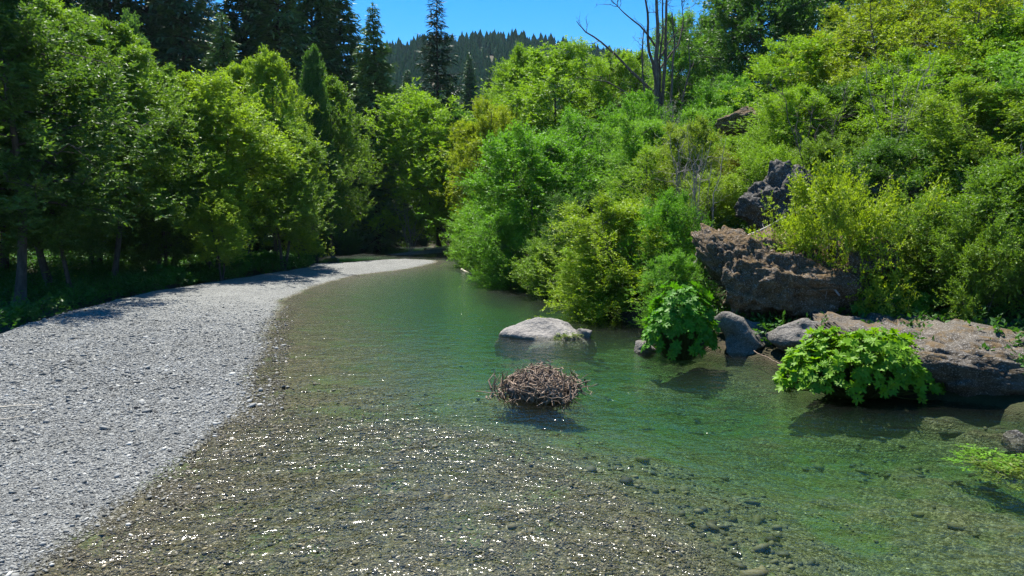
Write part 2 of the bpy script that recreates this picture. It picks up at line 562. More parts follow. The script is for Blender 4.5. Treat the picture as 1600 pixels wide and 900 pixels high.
# ------------------------------------------------------------------ loose stones of the bar and the riffle: one uncountable mass
rng = np.random.default_rng(4)
N = 520000
sy = np.exp(rng.uniform(math.log(5.2), math.log(30), N))
sx = rng.uniform(-.82, .62, N) * sy
hz, aL, aV, aB, aR, aC = height(sx, sy, True)
keep = ((aL > -.6) & (aV < .3)) | ((hz > -.5) & (aC > -3) & (sy < 15) & (rng.uniform(0, 1, N) < .8 * ss(-1.6, .9, aC) + .12))
keep &= (aR < 0) & (rng.uniform(0, 1, N) < ss(31, 20, sy))
sx, sy, hz = sx[keep], sy[keep], hz[keep]
N2 = 2600                                   # larger cobbles on the bed of the pool
cy_ = np.exp(rng.uniform(math.log(6), math.log(24), N2)); cx_ = rng.uniform(-.3, .72, N2) * cy_
ch_, cL, cV, cB, cR, cC = height(cx_, cy_, True)
clump = fbm(np.stack([cx_, cy_, 0 * cx_], 1) * .7, 3, 88)
k2 = (cR < .3) & (cL < -4.5) & (cC < -.3) & (ch_ < -.22) & (clump > -.1)
cx_, cy_, ch_ = cx_[k2], cy_[k2], ch_[k2]
n_small = len(sx)
sx, sy, hz = np.concatenate([sx, cx_]), np.concatenate([sy, cy_]), np.concatenate([hz, ch_])
n = len(sx)
bmi = bmesh.new()
bmesh.ops.create_icosphere(bmi, subdivisions=1, radius=1)
iv = np.array([v.co[:] for v in bmi.verts]); ifc = np.array([[v.index for v in f.verts] for f in bmi.faces])
bmi.free()
rad = np.clip(rng.lognormal(math.log(.0082), .52, n), .004, .075) * np.clip(sy / 10, .8, 1.4)
rad[n_small:] = np.clip(rng.lognormal(math.log(.04), .45, n - n_small), .02, .13)
dims = rad[:, None] * np.stack([rng.uniform(.8, 1.6, n), rng.uniform(.7, 1.2, n), rng.uniform(.4, .75, n)], 1)
an = rng.uniform(0, 6.28, n)
lv = iv[None] * (1 + rng.uniform(-.22, .22, (n, len(iv), 1))) * dims[:, None, :]
ti, tj = rng.normal(0, .25, n), rng.normal(0, .25, n)
lv[..., 2] += lv[..., 0] * ti[:, None] + lv[..., 1] * tj[:, None]
c, s = np.cos(an)[:, None], np.sin(an)[:, None]
VX = lv[..., 0] * c - lv[..., 1] * s + sx[:, None]
VY = lv[..., 0] * s + lv[..., 1] * c + sy[:, None]
VZ = lv[..., 2] + (hz + dims[:, 2] * .35)[:, None]
SV = np.stack([VX, VY, VZ], -1).reshape(-1, 3)
SF = (ifc[None] + (np.arange(n) * len(iv))[:, None, None]).reshape(-1, 3)
m, t, out = new_mat('gravel_stone')
b = NB(t)
geo = b.n('ShaderNodeNewGeometry')
tint = b.attr('tint')
dry = b.ramp(tint, [(0, (.034, .035, .034)), (.15, (.111, .114, .108)), (.55, (.2, .205, .195)), (.9, (.28, .285, .27)), (1, (.42, .42, .385))])
wetc = b.ramp(tint, [(0, (.015, .015, .01)), (.3, (.047, .043, .026)), (.55, (.09, .08, .044)), (.75, (.145, .122, .07)), (.9, (.23, .2, .14)), (1, (.48, .42, .35))])
sz = b.n('ShaderNodeSeparateXYZ'); b.l(geo.outputs['Position'], sz.inputs[0])
wz = b.maprange(b.math('ADD', sz.outputs[2], b.math('MULTIPLY', b.math('SUBTRACT', tint, .5), .03)), .0, .035)
pr = b.n('ShaderNodeBsdfPrincipled')
nzz = b.noise(geo.outputs['Position'], 60, 2)
bar = b.noise(geo.outputs['Position'], .55, 4, .65)
b.l(b.mix(.5, b.mix(.35, b.mix(wz, wetc, dry), nzz.outputs[0], 'OVERLAY'), b.ramp(bar.outputs[0], [(.35, (.36, .35, .33)), (.65, (.64, .64, .65))]), 'OVERLAY'), pr.inputs['Base Color'])
pr.inputs['Roughness'].default_value = .75
pr.inputs['Specular IOR Level'].default_value = .3
b.l(pr.outputs[0], out.inputs['Surface'])
M_STONE = m
tint_s = np.clip(rng.normal(.5, .24, n), 0, 1)
tint_s[n_small:] = np.clip(rng.normal(.38, .16, n - n_small), 0, .7)
st = link('gravel', mesh_np('gravel', SV, [SF], M_STONE, True, {'tint': ('FACE', np.repeat(tint_s, len(ifc)))}))
tag(st, 'loose grey pebbles strewn over the bar and the shallow riffle', 'gravel', kind='stuff')

# ------------------------------------------------------------------ plant generators
def crown_profile(t, kind):
    if kind == 'cone': return np.clip(1.05 - t, .06, 1) ** .75
    if kind == 'dome': return np.clip(1 - t ** 3.2, .05, 1) ** .6 * (.75 + .25 * min(1, float(t) * 3))
    return np.sin(math.pi * (.14 + .82 * t)) ** .7

def broadleaf(name, seed, Ht, R, base=.2, stems=1, nl=26, nt=8, ns=9, nleaf=9, leaf=.1, lw=.5, shoot=.3, kind='round', e0=0, e1=55, droop=-.12,
              lean=0., trunk_r=.13, mat=None, bark=None, fill=.3, splay=.28, twig=.42, up=.7, vol=.42, gap=1.7, thr=.16):
    r = np.random.default_rng(seed)
    paths, SPs, SDs = [], [], []
    for si in range(stems):
        az = si * 6.283 / stems + r.uniform(-.5, .5)
        out_ = (splay * R * r.uniform(.6, 1.3)) if stems > 1 else 0
        hh = Ht * (r.uniform(.78, 1) if stems > 1 else 1)
        tt = np.linspace(0, 1, 9)
        wobx, woby = r.normal(0, .02 * Ht, 2), r.normal(0, .02 * Ht, 2)
        tp = np.stack([out_ * math.cos(az) * tt ** .8 + wobx[0] * np.sin(tt * 3) + wobx[1] * np.sin(tt * 6) + lean * Ht * tt ** 1.3,
                       out_ * math.sin(az) * tt ** .8 + woby[0] * np.sin(tt * 3.4) + woby[1] * np.sin(tt * 5.5), hh * tt], 1)
        tr = trunk_r * (1 - .85 * tt) ** .9 / (stems ** .35)
        tr[0] *= 1.35
        tp[0, 2] -= .25
        paths.append((tp, tr))
        nls = max(4, int(nl / stems))
        for k in range(nls):
            t = base + (1 - base) * ((k + r.uniform(0, 1)) / nls)
            t = min(t, .985)
            p0 = np.array([np.interp(t, tt, tp[:, a]) for a in range(3)])
            tc = (t - base) / (1 - base)
            L = R * float(crown_profile(np.array(tc), kind)) * r.uniform(.62, 1.18) * (1 if stems == 1 else .85)
            a2 = k * 2.399 + r.uniform(-.5, .5)
            el = math.radians(e0 + (e1 - e0) * tc + r.normal(0, 10))
            s_ = np.linspace(0, 1, 6)
            hd = np.array([math.cos(a2), math.sin(a2), 0])
            pd = np.array([-hd[1], hd[0], 0])
            lp = p0 + L * (s_[:, None] * math.cos(el) * hd + (s_ * math.sin(el) + droop * s_ ** 2)[:, None] * np.array([0, 0, 1]) + (r.normal(0, .12) * s_ ** 2)[:, None] * pd)
            lp[1:] += r.normal(0, .03 * L, (5, 3))
            r0 = max(.012, float(np.interp(t, tt, tr)) * .5)
            paths.append((lp, r0 * (1 - .8 * s_) + .004))
            ld = nrm(lp[-1] - lp[0])
            for q in range(nt):
                s0 = r.uniform(.2, 1) if q else 1.0
                q0 = np.array([np.interp(s0, s_, lp[:, a]) for a in range(3)])
                sgn = 1 if q % 2 else -1
                sd = nrm(np.cross(ld, [0, 0, 1]))
                td = nrm(ld * r.uniform(.3, 1.1) + sd * sgn * r.uniform(.2, 1.0) * (s0 < .99) + np.array([0, 0, r.normal(.08, .5)]))
                tl = max(.25, L * twig * (1.2 - .6 * s0) * r.uniform(.6, 1.3))
                u_ = np.linspace(0, 1, 4)
                qp = q0 + tl * (u_[:, None] * td + (droop * .7 * u_ ** 2)[:, None] * np.array([0, 0, 1]))
                paths.append((qp, np.array([.5, .4, .28, .12]) * r0 * .6 + .002))
                us = r.uniform(.1, 1, ns)
                sp = q0 + tl * (us[:, None] * td + (droop * .7 * us ** 2)[:, None] * np.array([0, 0, 1])) + r.normal(0, .1 * tl + .045, (ns, 3))
                SPs.append(sp)
                SDs.append(td * .8 + np.array([0, 0, .2]) + r.normal(0, .55, (ns, 3)))
            nf = int(fill * ns * nt * .5)
            if nf:
                us = r.uniform(.3, 1, nf)
                SPs.append(np.stack([np.interp(us, s_, lp[:, a]) for a in range(3)], 1) + r.normal(0, .1 * L, (nf, 3)))
                SDs.append(ld * .6 + r.normal(0, .7, (nf, 3)))
    P, Dv = np.concatenate(SPs), np.concatenate(SDs)
    if vol:
        nv_ = int(len(P) * vol)
        keep_ = r.uniform(0, 1, len(P)) < .85          # the tufts on the twigs thin out in exchange
        keep_ &= fbm(P * gap * .8 * (5 / max(Ht, 5)) ** .6, 2, seed + 3) > -.3     # holes right through the crown
        P, Dv = P[keep_], Dv[keep_]
        t_ = r.uniform(0, 1, nv_ * 4) ** .9
        a_ = r.uniform(0, 6.283, nv_ * 4)
        pr_ = np.array([float(crown_profile(np.array(q), kind)) for q in t_])
        lob = 1 + .75 * fbm(np.stack([np.cos(a_) * 2.6, np.sin(a_) * 2.6, t_ * 6.5], 1), 3, seed)
        rr = R * .92 * pr_ * lob * r.uniform(0, 1, nv_ * 4) ** .45 * (1 + .12 * np.abs(r.normal(0, 1, nv_ * 4)))
        zc = base * Ht * .8 + (Ht * .97 - base * Ht * .8) * t_ + r.normal(0, .03 * Ht, nv_ * 4)
        PV = np.stack([rr * np.cos(a_) + lean * Ht * (zc / Ht) ** 1.3, rr * np.sin(a_), zc], 1)
        g_ = fbm(PV * gap * (5 / max(Ht, 5)) ** .6, 2, seed + 3)
        PV = PV[g_ > thr][:nv_]; a_ = a_[g_ > thr][:nv_]
        P = np.concatenate([P, PV])
        Dv = np.concatenate([Dv, np.stack([np.cos(a_), np.sin(a_), 0 * a_ + .35], 1) + r.normal(0, .55, (len(PV), 3))])
    ok = P[:, 2] > .15
    P, Dv = P[ok], Dv[ok]
    V, Fq, ti = leaf_quads(P, Dv, r, nleaf, shoot, leaf, lw, up)
    cm = mesh_np(name + '_crown', V, [Fq], mat or M_LEAF, False, {'tint': ('FACE', ti)})
    tv, tf = tubes(paths, 5)
    tm = mesh_np(name + '_trunk', tv, [tf], bark or M_BARK, True)
    return dict(trunk=tm, crown=cm, H=Ht, R=R)

def conifer(name, seed, Ht, R, base=.12, whorl=.55, per=6, density=1.0, spray=.42, droop=-.25, ragged=.25, sw=.2, trunk_r=.28):
    r = np.random.default_rng(seed)
    tt = np.linspace(0, 1, 10)
    tp = np.stack([r.normal(0, .06, 10).cumsum() * .3, r.normal(0, .06, 10).cumsum() * .3, Ht * tt], 1)
    tp[0, 2] -= .4
    paths = [(tp, trunk_r * (1 - .93 * tt))]
    PP, DD, SS = [], [], []
    z = base * Ht
    k = 0
    while z < Ht * .99:
        tc = max(0.0, (z / Ht - base) / (1 - base))
        for q in range(per):
            if r.uniform() > .55 + .45 * density: continue
            L = R * (1.02 - tc) ** .8 * r.uniform(1 - ragged * 1.6, 1 + ragged) * (.75 + .25 * min(1, tc * 5)) + .15
            az = k * .9 + q * 6.283 / per + r.uniform(-.35, .35)
            el = math.radians(-8 + 45 * tc ** 1.5 + r.normal(0, 7))
            hd = np.array([math.cos(az), math.sin(az), 0]); pd = np.array([-hd[1], hd[0], 0])
            s_ = np.linspace(0, 1, 5)
            zt = z + r.uniform(-.5, .5) * whorl
            c0 = np.array([np.interp(zt / Ht, tt, tp[:, 0]), np.interp(zt / Ht, tt, tp[:, 1]), zt])
            bp = c0 + L * (s_[:, None] * math.cos(el) * hd + (math.sin(el) * s_ + droop * s_ ** 1.6 + .1 * s_ ** 4)[:, None] * np.array([0, 0, 1]))
            paths.append((bp, (.03 + .008 * L) * (1 - .8 * s_)))
            m_ = max(4, int(L * 7.5 * density))
            us = r.uniform(.12, 1, m_)
            pp = np.stack([np.interp(us, s_, bp[:, a]) for a in range(3)], 1) + r.normal(0, .06, (m_, 3))
            sg = np.where(r.uniform(0, 1, m_) < .5, -1., 1.)
            dd = hd[None] * r.uniform(.4, 1.1, (m_, 1)) + pd[None] * sg[:, None] * (1.15 - us[:, None]) + np.array([0, 0, -.25]) + r.normal(0, .22, (m_, 3))
            PP.append(pp); DD.append(dd); SS.append((.5 + .7 * (1 - us)) * min(1., .35 + L / 2.5))
        z += whorl * (1 - .45 * tc) * r.uniform(.8, 1.2)
        k += 1
    PP.append(np.array([[tp[-1, 0], tp[-1, 1], Ht - .3]])); DD.append(np.array([[0, 0, 1.]])); SS.append(np.array([.8]))
    P, D_, S_ = np.concatenate(PP), nrm(np.concatenate(DD)), np.concatenate(SS)
    # each spray: three narrow needled fingers
    VV, TT = [], []
    for j in range(3):
        a = nrm(D_ + r.normal(0, .38, D_.shape))
        w = nrm(np.cross(a, np.array([0, 0, 1.]) + r.normal(0, .35, D_.shape)))
        L = (spray * S_ * r.uniform(.7, 1.3, len(P)))[:, None]
        p = P + D_ * L * .25 * j
        VV.append(np.stack([p, p + a * L * .4 + w * L * sw * .5, p + a * L + np.array([0, 0, -.1]) * L, p + a * L * .4 - w * L * sw * .5], 1))
        TT.append(r.uniform(0, 1, len(P)))
    V = np.concatenate(VV).reshape(-1, 3)
    cm = mesh_np(name + '_crown', V, [np.arange(len(V)).reshape(-1, 4)], M_NEEDLE, False, {'tint': ('FACE', np.concatenate(TT))})
    tv, tf = tubes(paths, 5)
    return dict(trunk=mesh_np(name + '_trunk', tv, [tf], M_BARKD, True), crown=cm, H=Ht, R=R)

def plant(name, kit, label, cat, px, D, top, width, color, group, rot=None, base_z=None, tilt=(0, 0), xy=None):
    """stand a plant D metres ahead where the photo shows it, as tall and wide as it is there"""
    p = AT(px, 340, D)
    x, y = (p[0], D) if xy is None else xy
    z = H(x, y) if base_z is None else base_z
    zt = AT(px, top, D)[2]
    hz = max(.12, zt - z)
    sz_ = hz / kit['H']
    sw_ = (width * D / F) / (2 * kit['R']) * (1.18 if 'alder' in name else 1)
    if base_z is None and sz_ < .8 * sw_:       # on the steep slope: the crown starts lower down the bank
        sz_ = .8 * sw_
        z = zt - sz_ * kit['H']
    o = thing(name, label, cat, (x, y, z - .05), group)
    o.rotation_euler = (tilt[0], tilt[1], random.uniform(0, 6.28) if rot is None else rot)
    o.scale = (sw_, sw_, sz_)
    link('trunk', kit['trunk'], o)
    cr = link('crown', kit['crown'], o)
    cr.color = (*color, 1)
    return o

random.seed(7)
ALD = [broadleaf('alder_a', 11, 13, 3.2, base=.29, nl=44, nt=11, ns=17, nleaf=9, leaf=.16, shoot=.44, kind='dome', e0=-8, e1=45, trunk_r=.17, up=.35),
       broadleaf('alder_b', 12, 13, 3.2, base=.34, nl=42, nt=11, ns=17, nleaf=9, leaf=.155, shoot=.44, kind='dome', e0=-5, e1=42, trunk_r=.16, lean=.06, up=.35),
       broadleaf('alder_c', 13, 12, 3.4, base=.34, stems=2, nl=46, nt=11, ns=16, nleaf=9, leaf=.16, shoot=.44, kind='dome', e0=-10, e1=50, trunk_r=.17, splay=.35, up=.35),
       broadleaf('alder_d', 14, 13, 3.0, base=.18, nl=46, nt=10, ns=16, nleaf=9, leaf=.155, shoot=.44, kind='cone', e0=-5, e1=60, trunk_r=.16, up=.35)]
SHR = [broadleaf('willow_a', 21, 5, 2.4, base=.04, stems=5, nl=56, nt=11, ns=14, nleaf=10, leaf=.09, lw=.5, shoot=.3, kind='dome', e0=-5, e1=60, trunk_r=.07, splay=.45, up=.35),
       broadleaf('willow_b', 22, 5, 2.4, base=.03, stems=6, nl=60, nt=10, ns=14, nleaf=10, leaf=.088, lw=.46, shoot=.32, kind='round', e0=-14, e1=55, trunk_r=.06, splay=.5, droop=-.2, up=.35),
       broadleaf('willow_c', 23, 5, 2.6, base=.05, stems=4, nl=56, nt=11, ns=15, nleaf=9, leaf=.095, lw=.52, shoot=.28, kind='round', e0=-8, e1=45, trunk_r=.07, splay=.5, up=.35)]
SPRAY = broadleaf('spray_bush', 31, 3.2, 2.5, base=.22, stems=3, nl=27, nt=10, ns=11, nleaf=11, leaf=.095, lw=.5, shoot=.38, kind='dome', e0=-4, e1=24, trunk_r=.05, splay=.4, droop=.04, twig=.55, up=.6, vol=0)
MID = [broadleaf('bank_tree_a', 41, 12, 4.2, base=.1, stems=3, nl=56, nt=11, ns=17, nleaf=9, leaf=.17, lw=.5, shoot=.48, kind='round', e0=-12, e1=55, trunk_r=.2, splay=.3, up=.35),
       broadleaf('bank_tree_b', 42, 12, 4.2, base=.12, stems=2, nl=54, nt=11, ns=17, nleaf=9, leaf=.165, lw=.5, shoot=.48, kind='dome', e0=-10, e1=50, trunk_r=.2, splay=.35, lean=-.1, up=.35),
       broadleaf('oak', 43, 10, 3.6, base=.2, nl=54, nt=11, ns=16, nleaf=9, leaf=.14, lw=.58, shoot=.4, kind='round', e0=-5, e1=60, trunk_r=.24, up=.35)]
AIRY = [broadleaf('airy_tree_a', 61, 7, 2.6, base=.22, stems=3, nl=34, nt=9, ns=11, nleaf=9, leaf=.11, lw=.5, shoot=.36, kind='dome', e0=5, e1=55, trunk_r=.09, splay=.35, up=.35, vol=.12, twig=.5),
        broadleaf('airy_tree_b', 62, 7, 2.6, base=.25, stems=2, nl=32, nt=9, ns=11, nleaf=9, leaf=.11, lw=.5, shoot=.36, kind='dome', e0=0, e1=50, trunk_r=.09, splay=.4, up=.35, vol=.12, twig=.55)]
LEAN = broadleaf('leaning_alder', 44, 12, 4.4, base=.2, stems=2, nl=54, nt=11, ns=17, nleaf=9, leaf=.165, lw=.5, shoot=.48, kind='dome', e0=-14, e1=48, trunk_r=.2, splay=.3, lean=-.24, up=.35)
CON = [conifer('fir_a', 51, 30, 4.2, base=.05, density=1.0, per=7, spray=.72, sw=.3, whorl=.72),
       conifer('fir_b', 52, 30, 4.0, base=.1, density=.9, per=7, ragged=.35, droop=-.35, spray=.72, sw=.3, whorl=.75),
       conifer('fir_c', 53, 28, 4.4, base=.06, density=1., per=7, ragged=.3, spray=.72, sw=.3, whorl=.7)]
PINE = conifer('thin_pine', 54, 30, 2.6, base=.42, whorl=.62, per=6, density=.75, ragged=.45, spray=.75, droop=-.1, sw=.22)

# ------------------------------------------------------------------ boulders
def rock(name, label, px, py, D, dims, seed, mat, rotz=0, tilt=(0, 0), sub=6, cuts=7, rough=.09, lump=.2, group='boulders on the right bank', at=None, scale_noise=1.0, flat=None, box=None):
    r = np.random.default_rng(seed)
    bm = bmesh.new()
    bmesh.ops.create_icosphere(bm, subdivisions=sub, radius=1)
    V = np.array([v.co[:] for v in bm.verts]); Fc = np.array([[v.index for v in f.verts] for f in bm.faces])
    bm.free()
    for _ in range(cuts):
        nn = nrm(r.normal(0, 1, 3) * np.array([1, 1, .8])); d = r.uniform(.45, .78)
        V = V - nn[None] * (np.maximum(0, V @ nn - d) * .93)[:, None]
    if box: V = np.sign(V) * np.abs(V) ** box
    if flat: V[:, 2] = np.where(V[:, 2] > flat, flat + (V[:, 2] - flat) * .1, V[:, 2]); V[:, :2] *= (1 + .35 * np.clip(V[:, 2:], 0, 1))
    N_ = nrm(V)
    V = V + N_ * (lump * fbm(V * 1.5, 2, seed))[:, None]
    V = V * (np.array(dims) / 2)
    dv = fbm(V * 2.2 * scale_noise, 5, seed + 5, .55)[:, None] + .6 * np.abs(fbm(V * 5 * scale_noise, 3, seed + 9))[:, None]
    V = V + N_ * dv * rough * min(1.5, max(dims) / 2.5)
    me = mesh_np(name, V, [Fc], mat, True)
    p = AT(px, py, D) if at is None else at
    o = link(name, me, None, p)
    o.rotation_euler = (tilt[0], tilt[1], rotz)
    tag(o, label, 'boulder', group)
    return o

rock('boulder', 'largest brown lumpy boulder sloping down to the water, dark overhang below it', 1228, 458, 20.2, (5.6, 4.0, 2.6), 120, M_ROCKB, .1, (.15, .3), lump=.24, rough=.18, cuts=5, box=.78)
rock('boulder', 'dark blocky lava outcrop standing up behind the largest boulder', 1215, 328, 24.2, (3.6, 3.0, 2.8), 102, M_ROCKD, .3, (0, .1), rough=.15)
rock('boulder', 'bare grey wedge of rock at the waterline under the overhang', 1160, 533, 17.9, (1.9, 1.6, 1.25), 103, M_ROCKG, .5, (.2, .35), sub=5, rough=.05)
rock('boulder', 'small grey rock between the overhang and the river slab', 1252, 522, 16.9, (1.35, 1.2, .95), 104, M_ROCKG, .2, (.1, -.2), sub=5, rough=.06)
rock('boulder', 'low broad slab with a flat sunlit top and dark face over the water', 1490, 560, 15.6, (7.4, 5.6, 1.8), 105, M_SLAB, -.1, (.06, .02), cuts=4, lump=.12, rough=.12, at=(11.7, 15.7, .15), flat=.85, box=.5, scale_noise=1.3)
rock('boulder', 'brown rock shoulder beneath the spraying yellow green bush', 1345, 420, 19.6, (3.2, 2.6, 1.9), 106, M_ROCKB, .9, (.1, .2), sub=5, rough=.12)
rock('boulder', 'dark rock ledge half buried in leaves under the dense bushes', 1410, 290, 22.5, (3.4, 2.6, 1.7), 107, M_ROCKD, .2, sub=5, rough=.14)
rock('boulder', 'brown rock knob topped with dry grass high on the bank', 1152, 202, 34, (2.6, 2.6, 1.9), 108, M_ROCKB, .6, sub=5, rough=.14)
rock('boulder', 'flat pale grey rock lying alone in mid river', 845, 516, 20.6, (2.8, 2.2, 1.4), 109, M_ROCKP, -.05, (.03, .04), cuts=3, rough=.035, group='rocks in the river', at=tuple(AT(851, 519, 20.6)[:2]) + (-.31,))
rock('boulder', 'little grey rock touching the flat rock at its right end', 914, 518, 20.3, (.6, .8, .8), 110, M_ROCKG, .4, sub=4, rough=.05, group='rocks in the river', at=tuple(AT(912, 518, 20.2)[:2]) + (-.06,))
rock('boulder', 'tiny rock at the foot of the big leaved plant right of mid river', 1003, 546, 18.4, (.7, .6, .5), 111, M_ROCKG, .4, sub=4, rough=.05, group='rocks in the river', at=tuple(G(1003, 549)[:2]) + (.02,))
rock('boulder', 'dark stone barely above the green water by the bottom corner plants', 1585, 682, 11.2, (.75, .7, .5), 112, M_ROCKD, .4, sub=4, rough=.05, group='rocks in the river', at=tuple(G(1592, 683)[:2]) + (-.14,))
rock('boulder', 'small white rock at the far end of the gravel bar', 520, 411, 53, (1.3, .9, .7), 114, M_ROCKG, .4, sub=4, rough=.05, group='rocks in the river', at=tuple(G(520, 411)[:2]) + (.12,))

# ------------------------------------------------------------------ trees of the left bank
GL = 'trees along the left bank'
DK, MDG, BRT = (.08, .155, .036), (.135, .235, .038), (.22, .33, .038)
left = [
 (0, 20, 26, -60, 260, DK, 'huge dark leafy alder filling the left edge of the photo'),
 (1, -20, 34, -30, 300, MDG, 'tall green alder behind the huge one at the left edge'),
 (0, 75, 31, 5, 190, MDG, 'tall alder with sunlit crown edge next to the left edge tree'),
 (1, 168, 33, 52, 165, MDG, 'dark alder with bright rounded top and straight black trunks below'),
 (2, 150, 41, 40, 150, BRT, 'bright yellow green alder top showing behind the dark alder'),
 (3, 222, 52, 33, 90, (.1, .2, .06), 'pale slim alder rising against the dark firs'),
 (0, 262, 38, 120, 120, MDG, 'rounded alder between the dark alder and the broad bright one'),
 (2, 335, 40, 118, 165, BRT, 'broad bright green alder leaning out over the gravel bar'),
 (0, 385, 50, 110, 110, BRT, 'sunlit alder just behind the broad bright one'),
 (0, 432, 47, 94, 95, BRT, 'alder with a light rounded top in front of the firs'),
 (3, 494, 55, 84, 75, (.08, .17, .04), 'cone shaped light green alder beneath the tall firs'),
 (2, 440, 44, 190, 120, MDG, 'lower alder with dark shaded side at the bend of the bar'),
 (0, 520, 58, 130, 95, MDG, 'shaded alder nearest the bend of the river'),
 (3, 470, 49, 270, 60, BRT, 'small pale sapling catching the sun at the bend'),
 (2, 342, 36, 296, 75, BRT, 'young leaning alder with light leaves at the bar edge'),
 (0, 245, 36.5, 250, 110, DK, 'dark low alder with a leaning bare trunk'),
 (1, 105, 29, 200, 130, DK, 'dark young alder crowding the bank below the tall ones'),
 (2, 570, 92, 215, 110, (.05, .09, .03), 'alder overhanging the dark water beyond the bend'),  # leaf colour darkened to stand in for shade beyond the bend
 (1, 625, 97, 190, 130, (.035, .07, .022), 'shaded tree on the far bank straight upstream'),  # shade of the far bank is put into this leaf colour
 (0, 680, 100, 180, 140, (.035, .07, .022), 'dark tree on the far bank right behind the log pile'),  # leaf colour darkened too, imitating the shaded hollow at the bend
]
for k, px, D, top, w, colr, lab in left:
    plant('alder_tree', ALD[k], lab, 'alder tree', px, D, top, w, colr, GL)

GC = 'conifers behind the left bank'
FD, FM, FLT = (.045, .1, .048), (.075, .155, .068), (.11, .205, .07)
firs = [
 (0, 105, 62, -160, 130, FD, 'dark fir showing between the two leftmost alders'),
 (1, 190, 66, -190, 120, FD, 'fir with grey bare lower limbs above the dark alder'),
 (0, 245, 70, -210, 135, FD, 'very dark tall fir behind the pale slim alder'),
 (1, 300, 66, -230, 120, FD, 'very dark tall fir beside a sliver of sky'),
 (2, 358, 60, 22, 120, FLT, 'lighter green fir with its pointed top below the frame edge'),
 (0, 395, 78, -180, 130, FD, 'dark fir rising behind the lighter green fir'),
 (1, 445, 74, -200, 125, FM, 'tall fir above the light rounded alder top'),
 (0, 495, 80, -150, 130, FM, 'tall dense fir above the cone shaped alder'),
 (2, 538, 84, -60, 120, FM, 'dark ragged fir whose top just leaves the frame'),
 (2, 590, 76, 8, 105, FLT, 'full green fir with spire top at the edge of the sky'),
 (0, 560, 92, 60, 110, FM, 'shorter fir filling the gap behind the spire topped one'),
 (0, 735, 118, 84, 50, FM, 'small dense fir right of the lone thin pine'),
 (2, 640, 125, 110, 60, FM, 'small fir left of the lone thin pine'),
 (1, 705, 104, 120, 66, FM, 'fir half hidden behind the lone thin pine'),
 (0, 30, 58, -150, 130, FD, 'dark fir behind the left edge alders'),
 (2, 150, 80, -120, 140, FM, 'broad dark fir set further back behind the dark alder'),
 (0, 275, 88, -90, 130, FD, 'black green fir deep in the stand left of the sliver of sky'),
 (2, 335, 92, -30, 120, FD, 'dark fir deep in the stand right of the sliver of sky'),
 (0, 420, 96, -60, 120, FM, 'dark fir deep in the stand above the light rounded alder'),
 (2, 470, 100, -10, 110, FM, 'dark fir deep in the stand behind the cone shaped alder'),
 (0, 515, 104, 20, 100, FM, 'fir deep in the stand beside the ragged one'),
 (2, 610, 112, 130, 90, FM, 'low fir below the spire topped one at the river bend'),
 (0, 665, 116, 150, 80, FM, 'low fir at the foot of the lone thin pine'),
 (2, 765, 124, 120, 60, FM, 'low dark fir behind the yellowest willow'),
]
for k, px, D, top, w, colr, lab in firs:
    plant('fir_tree', CON[k], lab, 'fir tree', px, D, top, w * 1.42, colr, GC)
plant('pine_tree', PINE, 'lone thin pine with open see-through crown against the blue sky', 'pine tree', 686, 78, -12, 100, (.028, .06, .03), GC, tilt=(0, -.02))

# ------------------------------------------------------------------ trees and bushes of the right bank
GR = 'trees along the right bank'
YG, YY2, GG, LG = (.185, .315, .028), (.25, .32, .02), (.12, .275, .03), (.155, .31, .042)
rt = [
 (LEAN, 715, 72, 145, 190, YG, 'leaning alder arching from the right bank over the river bend'),
 (MID[0], 705, 80, 165, 110, GG, 'green tree crowded behind the leaning alder'),
 (MID[0], 765, 62, 158, 125, YY2, 'yellowest willow in the middle of the right bank'),
 (MID[0], 885, 66, 72, 200, YG, 'large rounded yellow green tree under the wooded ridge'),
 (MID[1], 810, 74, 82, 130, YG, 'yellow green tree behind the yellowest willow'),
 (MID[0], 965, 60, 78, 130, YG, 'tree with a dark slanting trunk left of the dead snag'),
 (MID[0], 1055, 64, 22, 110, LG, 'fresh green tree directly behind the dead snag'),
 (MID[2], 1175, 54, -60, 190, (.06, .14, .034), 'dark green oak on top of the bank against the sky'),
 (MID[2], 1105, 66, 40, 90, (.08, .17, .04), 'lighter oak left of the dark one'),
 (MID[1], 905, 50, 190, 130, (.08, .17, .03), 'shadowy tree with bare dark stems behind the round river willow'),
 (AIRY[0], 1250, 28, 140, 150, YG, 'airy thin stemmed tree rising above the lava outcrop'),
 (AIRY[1], 1385, 31, -10, 190, (.22, .3, .03), 'airy yellow green tree at the top middle of the right slope'),
 (AIRY[0], 1420, 25, 105, 190, YG, 'airy tree with see-through crown over the rock ledge'),
 (AIRY[1], 1500, 27, -20, 200, (.21, .29, .028), 'tall airy tree at the top of the slope near the right corner'),
 (AIRY[0], 1580, 21.5, 60, 190, LG, 'airy fresh green tree leaning in from the right edge'),
 (AIRY[1], 1095, 36, 175, 120, LG, 'airy young tree right of the dead snag'),
 (AIRY[1], 1215, 33, 165, 110, (.075, .17, .03), 'airy young tree beside the dry grass knob'),
 (AIRY[0], 905, 42, 175, 140, GG, 'airy tree rising out of the round river willow'),
 (AIRY[1], 1010, 30, 235, 120, YG, 'airy tree standing behind the yellow river willow'),
 (MID[2], 1270, 62, -70, 120, (.07, .16, .03), 'oak crown just leaving the top of the frame'),
]
for kit, px, D, top, w, colr, lab in rt:
    plant('bank_tree', kit, lab, 'tree', px, D, top, w, colr, GR, rot=0 if kit is LEAN else None)

